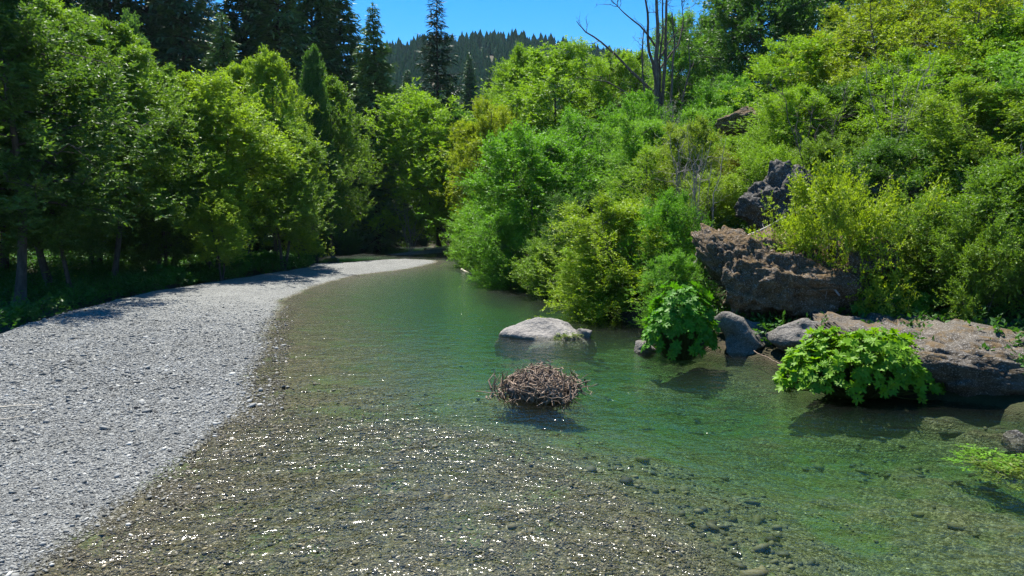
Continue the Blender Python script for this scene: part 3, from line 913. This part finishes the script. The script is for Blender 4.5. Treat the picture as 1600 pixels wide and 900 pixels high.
GS = 'bushes along the right bank'
sh = [
 (SHR[0], 835, 38.5, 212, 215, GG, 'big round green willow bush drooping to the river'),
 (SHR[1], 770, 44, 290, 105, LG, 'light green willow bush at the water left of the round one'),
 (SHR[1], 975, 25, 322, 235, (.21, .31, .026), 'yellow green willow bush hanging over the flat mid river rock'),
 (SHR[2], 905, 31, 300, 120, (.06, .14, .028), 'dark hollowed bush between the two river willows'),  # leaf colour darkened to imitate the shaded gap between the willows
 (SHR[0], 1010, 35, 190, 140, LG, 'light green bush below the dead snag'),
 (SHR[2], 985, 42, 150, 130, GG, 'bush behind the light one below the snag'),
 (SHR[1], 1075, 29, 200, 130, (.2, .28, .04), 'bush tangled with grey dead twigs above the boulders'),
 (SHR[2], 1040, 23.5, 300, 110, GG, 'bush squeezed against the left side of the largest boulder'),
 (SHR[0], 1150, 32, 215, 120, YG, 'sunny bush under the dry grass knob'),
 (SHR[1], 1235, 28.5, 150, 150, YG, 'bright yellow green bush above the dark lava outcrop'),
 (SHR[2], 1120, 43, 120, 110, GG, 'green bush at the foot of the dark oak'),
 (SHR[0], 1265, 38, 60, 190, YG, 'yellow green hillside bush right of the dark oak'),
 (SHR[1], 1360, 36, 5, 210, (.22, .29, .026), 'hillside bush with olive yellow top under the frame edge'),
 (SHR[2], 1480, 34, -50, 230, (.24, .27, .026), 'tall ochre tinged bush at the top of the slope'),
 (SHR[0], 1330, 29, 130, 190, (.07, .15, .03), 'broad bush in the middle of the right slope'),  # darker leaf colour imitates a shaded crown interior
 (SHR[2], 1300, 25, 210, 130, (.12, .21, .028), 'shadowed bush just behind the spraying yellow green one'),  # shadow is partly put into the leaf colour
 (SHR[1], 1450, 27, 90, 220, YG, 'yellow green bush filling the middle right slope'),
 (SHR[0], 1570, 26, 20, 210, YG, 'bright bush on the slope at the right edge'),
 (SHR[2], 1400, 22.5, 220, 180, (.075, .165, .03), 'green bush over the half buried rock ledge'),  # leaf colour darkened in place of a shaded gap
 (SHR[1], 1530, 21.5, 140, 230, (.18, .28, .032), 'large glossy bush at the right edge of the slope'),
 (SHR[0], 1590, 17.5, 250, 210, (.12, .22, .03), 'dark glossy bush drooping at the right edge above the slab'),
 (SHR[2], 1470, 19, 300, 170, (.13, .23, .03), 'dark green bush behind the slab with bare stems below'),
 (SPRAY, 1315, 19.2, 292, 215, (.23, .32, .026), 'spreading yellow green bush with layered sprays on the rock shoulder'),
 (SPRAY, 1440, 23.5, 215, 200, (.09, .19, .03), 'layered spray bush on the slope over the rock ledge'),  # darkened leaf colour stands in for shade on the slope
 (SPRAY, 1200, 26, 232, 110, YG, 'low spray bush on top of the lava outcrop'),
 (SHR[0], 645, 90, 325, 130, (.04, .08, .024), 'dark bush closing the shaded far bend of the river'),  # dark leaf colour imitates the deep shade of the bend
 (SHR[2], 575, 92, 330, 120, (.035, .07, .022), 'dark bush over the black water left of the far bend'),  # shade of the far gap is put into the leaf colour
 (SHR[1], 742, 50, 335, 90, LG, 'low light bush with leaves trailing on the far water edge'),
 (SHR[1], 800, 35.5, 345, 120, GG, 'low bush trailing into the river under the big round willow'),
 (SHR[2], 868, 31, 370, 120, (.14, .25, .03), 'low green bush at the waterline between the two river willows'),
 (SHR[1], 935, 25.5, 390, 130, YG, 'low yellow green bush trailing into the water behind the flat rock'),
 (SHR[1], 1055, 20.2, 400, 110, GG, 'low bush between the upright big leaved clump and the yellow willow'),
 (SHR[2], 1110, 26, 270, 110, (.2, .3, .032), 'bush growing behind the upper end of the largest boulder'),
 (SHR[0], 1175, 36, 190, 110, GG, 'bush covering the foot of the dry grass knob'),
 (SHR[0], 1400, 29, 150, 190, (.2, .3, .03), 'fresh green bush in the heart of the right slope'),
 (SHR[2], 1590, 22, 130, 200, YG, 'yellow green bush cut by the right edge half way up'),
 (SPRAY, 1545, 17, 360, 150, (.14, .24, .03), 'low leafy bush at the back of the slab by the right edge'),
]
for kit, px, D, top, w, colr, lab in sh:
    plant('bush', kit, lab, 'bush', px, D, top, w, colr, GS)

SPRIG = broadleaf('sprig', 32, .6, .55, vol=0, base=.1, stems=6, nl=30, nt=3, ns=3, nleaf=6, leaf=.1, lw=.5, shoot=.2, kind='dome', e0=10, e1=50, trunk_r=.012, splay=.6, up=.6)
# small low plants
small = [
 (SPRIG, 886, 19.9, 521, 36, (.13, .19, .02), 'tiny yellow green plant growing beside the flat mid river rock', .0),
 (SPRAY, 1150, 30.5, 240, 90, (.15, .15, .02), 'thin yellowish bush left of the lava outcrop', None),
 (SPRIG, 1580, 9.9, 722, 100, (.12, .26, .02), 'leafy sprig growing from the water in the lower right corner', -.12),
 (SPRIG, 1612, 9.4, 730, 90, (.11, .17, .02), 'leafy sprig half cut by the lower right frame edge', -.12),
 (SPRIG, 1248, 13.9, 596, 24, (.12, .22, .05), 'pale sprig floating off the big leaved clump on the right', -.05),
 (SPRAY, 545, 72, 368, 34, (.07, .16, .03), 'bright bush at the dark water edge upstream', None),
 (SPRIG, 516, 52.6, 404, 20, (.15, .17, .02), 'little yellowish plant on the white rock at the bar end', .2),
 (SPRAY, 700, 90, 374, 60, (.13, .19, .03), 'strip of bright low growth behind the drift logs', None),
]
for kit, px, D, top, w, colr, lab, bz in small:
    plant('small_plant', kit, lab, 'plant', px, D, top, w, colr, 'low plants by the water', base_z=bz)

# ------------------------------------------------------------------ indian rhubarb: clumps of big lobed leaves on stalks
def rhubarb(name, label, loc, rad, hgt, n, seed, color, leaf=.21,  group='big leaved clumps by the river'):
    r = np.random.default_rng(seed)
    VV, FF, TI, ST, off = [], [], [], [], 0
    no = 36
    th = np.arange(no) / no * 2 * math.pi
    for i in range(n):
        u = r.uniform(0, 1) ** .55
        az = r.uniform(0, 6.283)
        lx, ly = rad[0] * u * math.cos(az), rad[1] * u * math.sin(az)
        dome = math.sqrt(max(0, 1 - u ** 2.6))
        lz = hgt * (.08 + .92 * dome * (1 + .25 * math.sin(az * 3 + seed) * u)) * r.uniform(.62, 1.12)
        outv = nrm(np.array([lx / rad[0] ** 2 + r.normal(0, .35), ly / rad[1] ** 2 + r.normal(0, .35), .2 + .4 * dome + r.uniform(0, .5)]))
        L = leaf * r.uniform(.65, 1.25)
        a = nrm(np.cross(outv, np.array([.2, .3, .9]) + r.normal(0, .2, 3))); c_ = np.cross(outv, a)
        ph = r.uniform(0, 6.28)
        lob = 1 + .26 * np.cos(8 * th + ph) + .1 * np.cos(17 * th + ph * 2)
        lob *= 1 - .75 * np.exp(-((th - math.pi) / .16) ** 2)
        cup = r.uniform(-.25, .5)
        rings = []
        for f in (.12, .55, 1.0):
            rr = L * f * (1 + (lob - 1) * f ** 2)
            hzv = cup * L * f ** 2 + .05 * L * f * np.cos(8 * th + ph) + .06 * L * f * np.cos(2 * th + ph)
            rings.append(np.stack([rr * np.cos(th + ph), rr * np.sin(th + ph), hzv - (.25 * L * f ** 3) * (np.cos(th) < 0)], 1))
        loc_v = np.concatenate(rings)
        V = np.array([lx, ly, lz]) + loc_v[:, :1] * a + loc_v[:, 1:2] * c_ + loc_v[:, 2:] * outv
        VV.append(V)
        k = np.arange(no); k2 = (k + 1) % no
        for rg in (0, 1):
            FF.append(np.stack([k, k2, k2 + no, k + no], 1) + off + rg * no)
        TI.append(np.full(2 * no, r.uniform(.15, .9)) + r.normal(0, .04, 2 * no))
        off += 3 * no
        b0 = np.array([lx * .35, ly * .35, -.05])
        mid = np.array([lx * .75, ly * .75, lz * .55])
        ST.append((np.array([b0, (b0 + mid) / 2 + [0, 0, .06], mid, [lx, ly, lz]]), np.array([.013, .011, .009, .007])))
    o = thing(name, label, 'big leaved plant', loc, group)
    me = mesh_np(name + '_foliage', np.concatenate(VV), [np.concatenate(FF)], M_RHUB, True, {'tint': ('FACE', np.concatenate(TI))})
    f = link('foliage', me, o); f.color = (*color, 1)
    sv, sf = tubes(ST, 5)
    s = link('stalks', mesh_np(name + '_stalks', sv, [sf], M_RHUB, True), o); s.color = (.1, .13, .03, 1)
    return o

RC = (.095, .215, .012)
rhubarb('rhubarb_clump', 'bright clump of big lobed leaves before the flat bank slab', (6.95, 13.6, 0), (1.6, .95), 1.12, 900, 201, (.125, .27, .012), .1)
rhubarb('rhubarb_clump', 'upright clump of big green leaves beside the grey wedge rock', (4.25, 17.3, 0), (.95, .8), 1.6, 560, 202, (.07, .22, .012), .115)
p = AT(1425, 470, 18.2)
rhubarb('rhubarb_clump', 'low clump of big leaves behind the slab under dark bushes', (p[0], 18.6, .9), (1.9, .8), .75, 200, 203, (.06, .19, .018), .16)
for (px, py, D, rx, h_, nn, lab) in [(425, 421, 45, 1.5, 1.0, 90, 'big leaved clump at the far end of the left bank, lit by sun'),
                                (368, 428, 42, 1.9, 1.25, 110, 'darker big leaved clump beside the lit one on the left bank'),
                                (275, 446, 34.5, 1.3, .9, 80, 'shaded big leaved clump near the leaning bare trunk'),
                                (320, 436, 38, 1.2, .8, 60, 'low shaded big leaved clump in the middle of the left bank')]:
    q = AT(px, py, D)
    rhubarb('rhubarb_clump', lab, (q[0] - .4, D, H(q[0], D) - .05), (rx, rx * .7), h_, nn, int(px), (.05, .15, .016), .22)

# ------------------------------------------------------------------ dead wood
def crooked(a, c, r, n=7, amp=.06):
    a, c = np.asarray(a, float), np.asarray(c, float)
    s = np.linspace(0, 1, n)[:, None]
    L = np.linalg.norm(c - a)
    p = a + (c - a) * s
    w = r.normal(0, amp * L, (n, 3)).cumsum(0) * .5
    w -= w[0] + (w[-1] - w[0]) * s
    return p + w

def twigs(r, path, n, lmin, lmax, rad, up=.2, out=None, depth=1):
    res = []
    for _ in range(n):
        s = r.uniform(.25, 1)
        i = min(len(path) - 2, int(s * (len(path) - 1)))
        p0 = path[i] + (path[i + 1] - path[i]) * r.uniform()
        d = nrm(path[-1] - path[0]) * .5 + r.normal(0, .6, 3) + [0, 0, up]
        L = r.uniform(lmin, lmax)
        q = crooked(p0, p0 + nrm(d) * L, r, 6, .1)
        res.append((q, np.linspace(rad, rad * .2, 6)))
        if depth > 1: res += twigs(r, q, 4, lmin * .3, lmax * .4, rad * .5, up, None, depth - 1)
    return res

r = np.random.default_rng(301)
SD = 45.0
sn = thing('dead_tree', 'grey leafless snag with broken forked top standing over the right bank', 'dead tree', (0, 0, 0), GR)
q0 = AT(1033, 330, SD); gz = H(q0[0], SD)
sn.location = (q0[0], SD, gz)
o_ = np.array(sn.location)
stems = [((1033, 300), (1026, 130), (1028, 60), (1024, -25), .2), ((1034, 200), (1040, 90), (1041, 10), (1043, -30), .13), ((1030, 170), (1014, 80), (1012, 20), (1008, -20), .12), ((1036, 240), (1050, 130), (1054, 60), (1050, 20), .09), ((1030, 250), (1008, 150), (1003, 90), (1006, 45), .08), ((1040, 260), (1066, 170), (1078, 110), (1076, 70), .07), ((1033, 180), (1030, 100), (1036, 40), (1034, -15), .09)]
tr_paths = []
for a, c1, c2, e, rd in stems:
    P4 = [AT(*v, SD + r.normal(0, .2)) - o_ for v in (a, c1, c2, e)]
    if rd > .25: P4[0] = np.array([0, 0, -.4])
    pts = np.concatenate([crooked(P4[i], P4[i + 1], r, 5, .03)[(1 if i else 0):] for i in range(3)])
    tr_paths += twigs(r, pts, 9, .5, 1.6, .018, .35, depth=2)
    tr_paths.append((pts, np.linspace(rd, rd * .4, len(pts))))
v, f = tubes(tr_paths, 8)
link('trunk', mesh_np('snag_trunk', v, [f], M_SNAG), sn)
limbs = [[(1028, 150), (985, 110), (950, 75), (915, 50), (901, 33)], [(1026, 75), (1000, 40), (975, 20), (958, 3)], [(1025, 190), (985, 150), (950, 128), (915, 122)],
         [(1030, 110), (1060, 70), (1068, 30), (1065, 5)], [(1033, 230), (1075, 200), (1110, 195)], [(1028, 95), (1050, 60), (1062, 45)], [(1022, 140), (1000, 150), (965, 165)]]
for i, lm in enumerate(limbs):
    dp = r.uniform(-.5, .5)
    P_ = [AT(*v, SD + dp * j * .6) - o_ for j, v in enumerate(lm)]
    pts = np.concatenate([crooked(P_[j], P_[j + 1], r, 4, .04)[(1 if j else 0):] for j in range(len(P_) - 1)])
    ps = [(pts, np.linspace(.11 if i == 0 else .07, .022, len(pts)))] + twigs(r, pts, 7, .5, 1.8, .022, .25, depth=2)
    v, f = tubes(ps, 5)
    link('limb', mesh_np('snag_limb', v, [f], M_SNAG), sn)

def brush(label, px, D, hgt, rad, n, seed, mat=M_DEAD, base_z=None):
    r = np.random.default_rng(seed)
    q = AT(px, 340, D)
    z = H(q[0], D) if base_z is None else base_z
    ps = []
    for _ in range(n):
        a = r.uniform(0, 6.28); rr = rad * r.uniform(.3, 1)
        st_ = crooked((r.normal(0, .1), r.normal(0, .1), -.1), (rr * math.cos(a), rr * math.sin(a), hgt * r.uniform(.6, 1)), r, 8, .05)
        ps.append((st_, np.linspace(.03, .008, 8)))
        ps += twigs(r, st_, 9, .3, 1.0, .010, .35, depth=2)
    v, f = tubes(ps, 4)
    o = link('dead_bush', mesh_np('dead_bush', v, [f], mat), None, (q[0], D, z))
    return tag(o, label, 'dead bush', 'dead wood on the banks')

brush('fan of bare grey twigs above the largest boulder', 1075, 26.5, 4.2, 1.2, 9, 311, base_z=2.6)
brush('bare grey twigs standing under the snag', 1045, 40, 5.5, 1.3, 8, 312)
brush('dry grey twigs on the lava outcrop in front of the sunny bush', 1185, 29, 2.0, 1.3, 7, 313)
brush('bare grey crown between the dark firs at upper left', 165, 60, 17, 2.2, 9, 314)
brush('tall grey leafless twigs behind the yellow willow right of the river', 1095, 24.5, 4.6, 1.0, 7, 321)
brush('grey dead branches poking out of the middle right slope', 1380, 24, 4.2, 1.6, 6, 322)
brush('bare twigs at the right edge above the low leafy bush', 1560, 19, 4.0, 1.4, 6, 323)
brush('dark bare stems above the dark lava outcrop', 1265, 25, 4.0, 1.4, 6, 324, M_SNAG)
brush('bare dark twigs rising out of the yellow green tree under the ridge', 825, 76, 14, 1.6, 7, 315)
brush('bare grey branches fanning out over the leaning alder stem', 640, 68, 5, 2.2, 9, 316)

def log(label, a, c, rad, mat, seed, n=5, cat='log'):
    r = np.random.default_rng(seed)
    a, c = np.asarray(a, float), np.asarray(c, float)
    pts = crooked(a, c, r, 9, .02) - a
    ps = [(pts, np.linspace(rad, rad * .55, 9))] + (twigs(r, pts, n, rad * 3, rad * 9, rad * .35, .2) if n else [])
    v, f = tubes(ps, 7)
    o = link('driftwood', mesh_np('driftwood', v, [f], mat), None, a)
    return tag(o, label, cat, 'drift wood')

log('pale drift log lying on the far gravel spit', AT(664, 391.5, 74), AT(712, 384.5, 77), .26, M_PALE, 401, 3)
log('second bleached log half under the far pale one', AT(680, 390, 76), AT(716, 388, 73), .2, M_PALE, 402, 2)
log('short grey log at the water end of the far gravel spit', AT(640, 396, 68), AT(668, 392, 70), .16, M_DEAD, 403, 2)
log('thin pale stick floating in the pool before the river willows', G(721, 421, .05), G(737, 428, .04), .07, M_PALE, 404, 0, 'stick')
log('dry forked branch lying on the gravel at the left edge', G(-20, 637, .52), G(66, 634, .52), .018, M_PALE, 405, 5, 'branch')
log('thin broken twig lying beside the forked branch on the gravel', G(-8, 657, .5), G(48, 648, .5), .01, M_PALE, 406, 3, 'branch')
log('bleached stick leaning against the left of the largest boulder', AT(1085, 412, 21.5), AT(1120, 362, 22.5), .05, M_DEAD, 407, 4)
log('pale bare branch jutting over the lava outcrop gap', AT(1160, 372, 22.3), AT(1262, 322, 21.6), .045, M_PALE, 408, 4, 'branch')
log('grey fallen pole slanting down beside the rock shoulder', AT(1258, 405, 18.6), AT(1312, 462, 17.8), .05, M_DEAD, 409, 3)
log('orange dry stem trailing in the water by the bright clump', G(1178, 548, .2), G(1232, 575, .06), .012, M_ROOT, 410, 4, 'branch')
log('leaning pale trunk stub among the left bank alders', (AT(244, 405, 37)[0], 37, .2), AT(262, 345, 37.5), .12, M_DEAD, 411, 3)

# ------------------------------------------------------------------ the root wad in mid stream
r = np.random.default_rng(501)
c0 = G(846, 630)
rw = thing('root_wad', 'tangled brown root wad stranded in the middle of the river', 'root wad', (c0[0], c0[1] + .6, -.02), 'drift wood')
rw.scale = (1.3, 1.15, 1.1)
bm = bmesh.new(); bmesh.ops.create_icosphere(bm, subdivisions=4, radius=1)
V = np.array([v.co[:] for v in bm.verts]); Fc = np.array([[v.index for v in f.verts] for f in bm.faces]); bm.free()
V = V * (1 + .22 * fbm(V * 2.5, 4, 502))[:, None] * np.array([.47, .38, .27]) + np.array([0.0, 0, .04])
link('root_mass', mesh_np('root_mass', V, [Fc], M_SNAG), rw)
ps = []
for i in range(900):
    u = nrm(r.normal(0, 1, 3)); u[2] = abs(u[2]) * .95 - .3; u = nrm(u)
    a = u * np.array([.6, .5, .38]) * r.uniform(.7, 1) * (1 + .45 * float(fbm(u[None] * 2.1, 2, 77)[0])) + [0, 0, .04]
    a[2] += .13 * math.exp(-((a[0] + .02) / .3) ** 2)
    d = nrm(nrm(np.cross(u, r.normal(0, 1, 3))) + u * r.uniform(-.45, .12))
    L = r.uniform(.1, .4)
    q = crooked(a, a + d * L, r, 6, .14)
    rr = r.uniform(.006, .02)
    ps.append((q, np.linspace(rr, rr * .35, 6)))
for (e, rr) in [((-.98, -.1, .12), .014), ((.88, .1, .2), .012), ((.35, -.62, .08), .02), ((-.2, -.6, .2), .018), ((.75, -.2, .34), .02), ((-.3, .1, .42), .02), ((.4, 0, .42), .02)]:
    q = crooked(np.array(e) * .45, np.array(e), r, 7, .06)
    ps.append((q, np.linspace(rr, rr * .4, 7)))
for i in range(34):                       # longer broken roots that stick out of the tangle
    u = nrm(r.normal(0, 1, 3) * [1, 1, .5]); u[2] = abs(u[2]) * .7
    a = u * np.array([.5, .42, .3])
    L = r.uniform(.18, .5)
    q = crooked(a, a + nrm(u * [1, 1, .6] + r.normal(0, .45, 3)) * L, r, 7, .12)
    rr = r.uniform(.006, .015)
    ps.append((q, np.linspace(rr, rr * .25, 7)))
v, f = tubes(ps, 5)
link('roots', mesh_np('wad_roots', v, [f], M_ROOT), rw)

# ------------------------------------------------------------------ undergrowth of the banks: one uncountable mass
r = np.random.default_rng(601)
PU = []
for (x0, x1, y0, y1, n_, side) in [(-34, -10, 18, 62, 13000, 'L'), (2, 26, 12, 50, 22000, 'R'), (-9, 16, 45, 90, 3500, 'R'), (-40, 0, 82, 110, 4000, 'R')]:
    x = r.uniform(x0, x1, n_); y = r.uniform(y0, y1, n_)
    z, aL, aV, aB, aR, aC = height(x, y, True)
    cl = fbm(np.stack([x, y, 0 * x], 1) * .6, 3, 66)
    ok = ((aV > .5) if side == 'L' else (aR > .7)) & (cl > -.25)
    PU.append(np.stack([x, y, z], 1)[ok])
PU = np.concatenate(PU)
PU = np.repeat(PU, 3, 0) + r.normal(0, .12, (len(PU) * 3, 3)) * [1, 1, .3]
PU[:, 2] += r.uniform(0, .45, len(PU))
V, Fq, ti = leaf_quads(PU, r.normal(0, .5, (len(PU), 3)) + [0, 0, .7], r, 7, .4, .15, .5)
ug = link('undergrowth', mesh_np('undergrowth', V, [Fq], M_SHADELEAF, False, {'tint': ('FACE', ti)}))
ug.color = (.045, .13, .02, 1)  # kept dark: leaf colour stands in for shade under the bushes
tag(ug, 'low leafy undergrowth covering both wooded banks', 'undergrowth', kind='stuff')

# ------------------------------------------------------------------ the wooded ridge: single conifers, the fill between them as one mass
def small_conifer(seed, n=9, pts=9):
    r = np.random.default_rng(seed)
    V, Fc, TI = [], [], []
    for k in range(n):
        t = k / n
        z0, z1 = .06 + .9 * t, .06 + .9 * t + 2.3 / n * (1 - .35 * t)
        R0 = .19 * (1.03 - t) ** .85
        th = np.arange(pts * 2) / (pts * 2) * 6.283 + r.uniform(0, 6)
        rr = R0 * np.where(np.arange(pts * 2) % 2 == 0, 1, .5) * r.uniform(.75, 1.25, pts * 2)
        base = len(V)
        V += [[a, b_, c_] for a, b_, c_ in zip(rr * np.cos(th), rr * np.sin(th), z0 - .03 * r.uniform(0, 1, pts * 2))]
        V.append([0, 0, min(z1, 1.0)])
        for j in range(pts * 2):
            Fc.append([base + j, base + (j + 1) % (pts * 2), base + pts * 2]); TI.append(r.uniform(0, 1))
    return np.array(V), np.array(Fc), np.array(TI)

RV = [small_conifer(s) for s in (701, 702, 703)]
RME = [mesh_np('ridge_conifer_%d' % i, v, [f], M_NEEDLE, False, {'tint': ('FACE', ti)}) for i, (v, f, ti) in enumerate(RV)]
r = np.random.default_rng(710)
cand = []
for _ in range(1500):
    D = 230 + 450 * r.uniform() ** .6
    px = r.uniform(575, 1010)
    x = (px - 800) / F * D
    cand.append((x, D))
cand = np.array(cand)
cz = height(cand[:, 0], cand[:, 1])
scr = (cz - CAMH) / cand[:, 1]
order = np.argsort(-scr)      # the ones standing highest against the sky first
sel = order[:290]
rest = order[290:]
for i in sel:
    hgt = r.uniform(7, 18)
    o = link('ridge_conifer', RME[int(r.integers(3))], None, (cand[i, 0], cand[i, 1], cz[i] - .5))
    w = hgt * r.uniform(1.2, 2.1)
    o.scale = (w, w, hgt)
    o.rotation_euler = (0, 0, r.uniform(0, 6.28))
    o.color = (*(np.array((.065, .14, .058)) * r.uniform(.7, 1.35)), 1)
    tag(o, 'distant dark conifer on the wooded ridge under the blue sky', 'conifer', 'conifers on the far ridge')
VV, FF, TT, off = [], [], [], 0
for i in rest:
    v, f, ti = RV[int(r.integers(3))]
    hgt = r.uniform(9, 16); w = hgt * r.uniform(1.2, 1.8)
    VV.append(v * [w, w, hgt] + [cand[i, 0], cand[i, 1], cz[i] - .5]); FF.append(f + off); TT.append(ti); off += len(v)
fo = link('forest', mesh_np('forest', np.concatenate(VV), [np.concatenate(FF)], M_NEEDLE, False, {'tint': ('FACE', np.concatenate(TT))}))
fo.color = (.065, .14, .055, 1)
tag(fo, 'far conifer forest covering the lower slope of the ridge', 'forest', kind='stuff')

# ------------------------------------------------------------------ the summer air between here and the ridge
m, t, out = new_mat('haze')
b = NB(t)
pv = b.n('ShaderNodeVolumePrincipled')
pv.inputs['Color'].default_value = (.62, .8, 1, 1)
pv.inputs['Density'].default_value = .00006
pv.inputs['Anisotropy'].default_value = .2
b.l(pv.outputs[0], out.inputs['Volume'])
zmin, zmax = float(zz.min()), float(zz.max())
hv = np.array([[x, y, z] for z in (min(zmin, -4) - 1, zmax + 40) for y in (-70, 1990) for x in (-1420, 1420)])
hf = np.array([[0, 2, 3, 1], [4, 5, 7, 6], [0, 1, 5, 4], [2, 6, 7, 3], [0, 4, 6, 2], [1, 3, 7, 5]])
tag(link('haze', mesh_np('haze', hv, [hf], m, False)), 'thin blue summer haze over the valley', 'haze', kind='stuff')
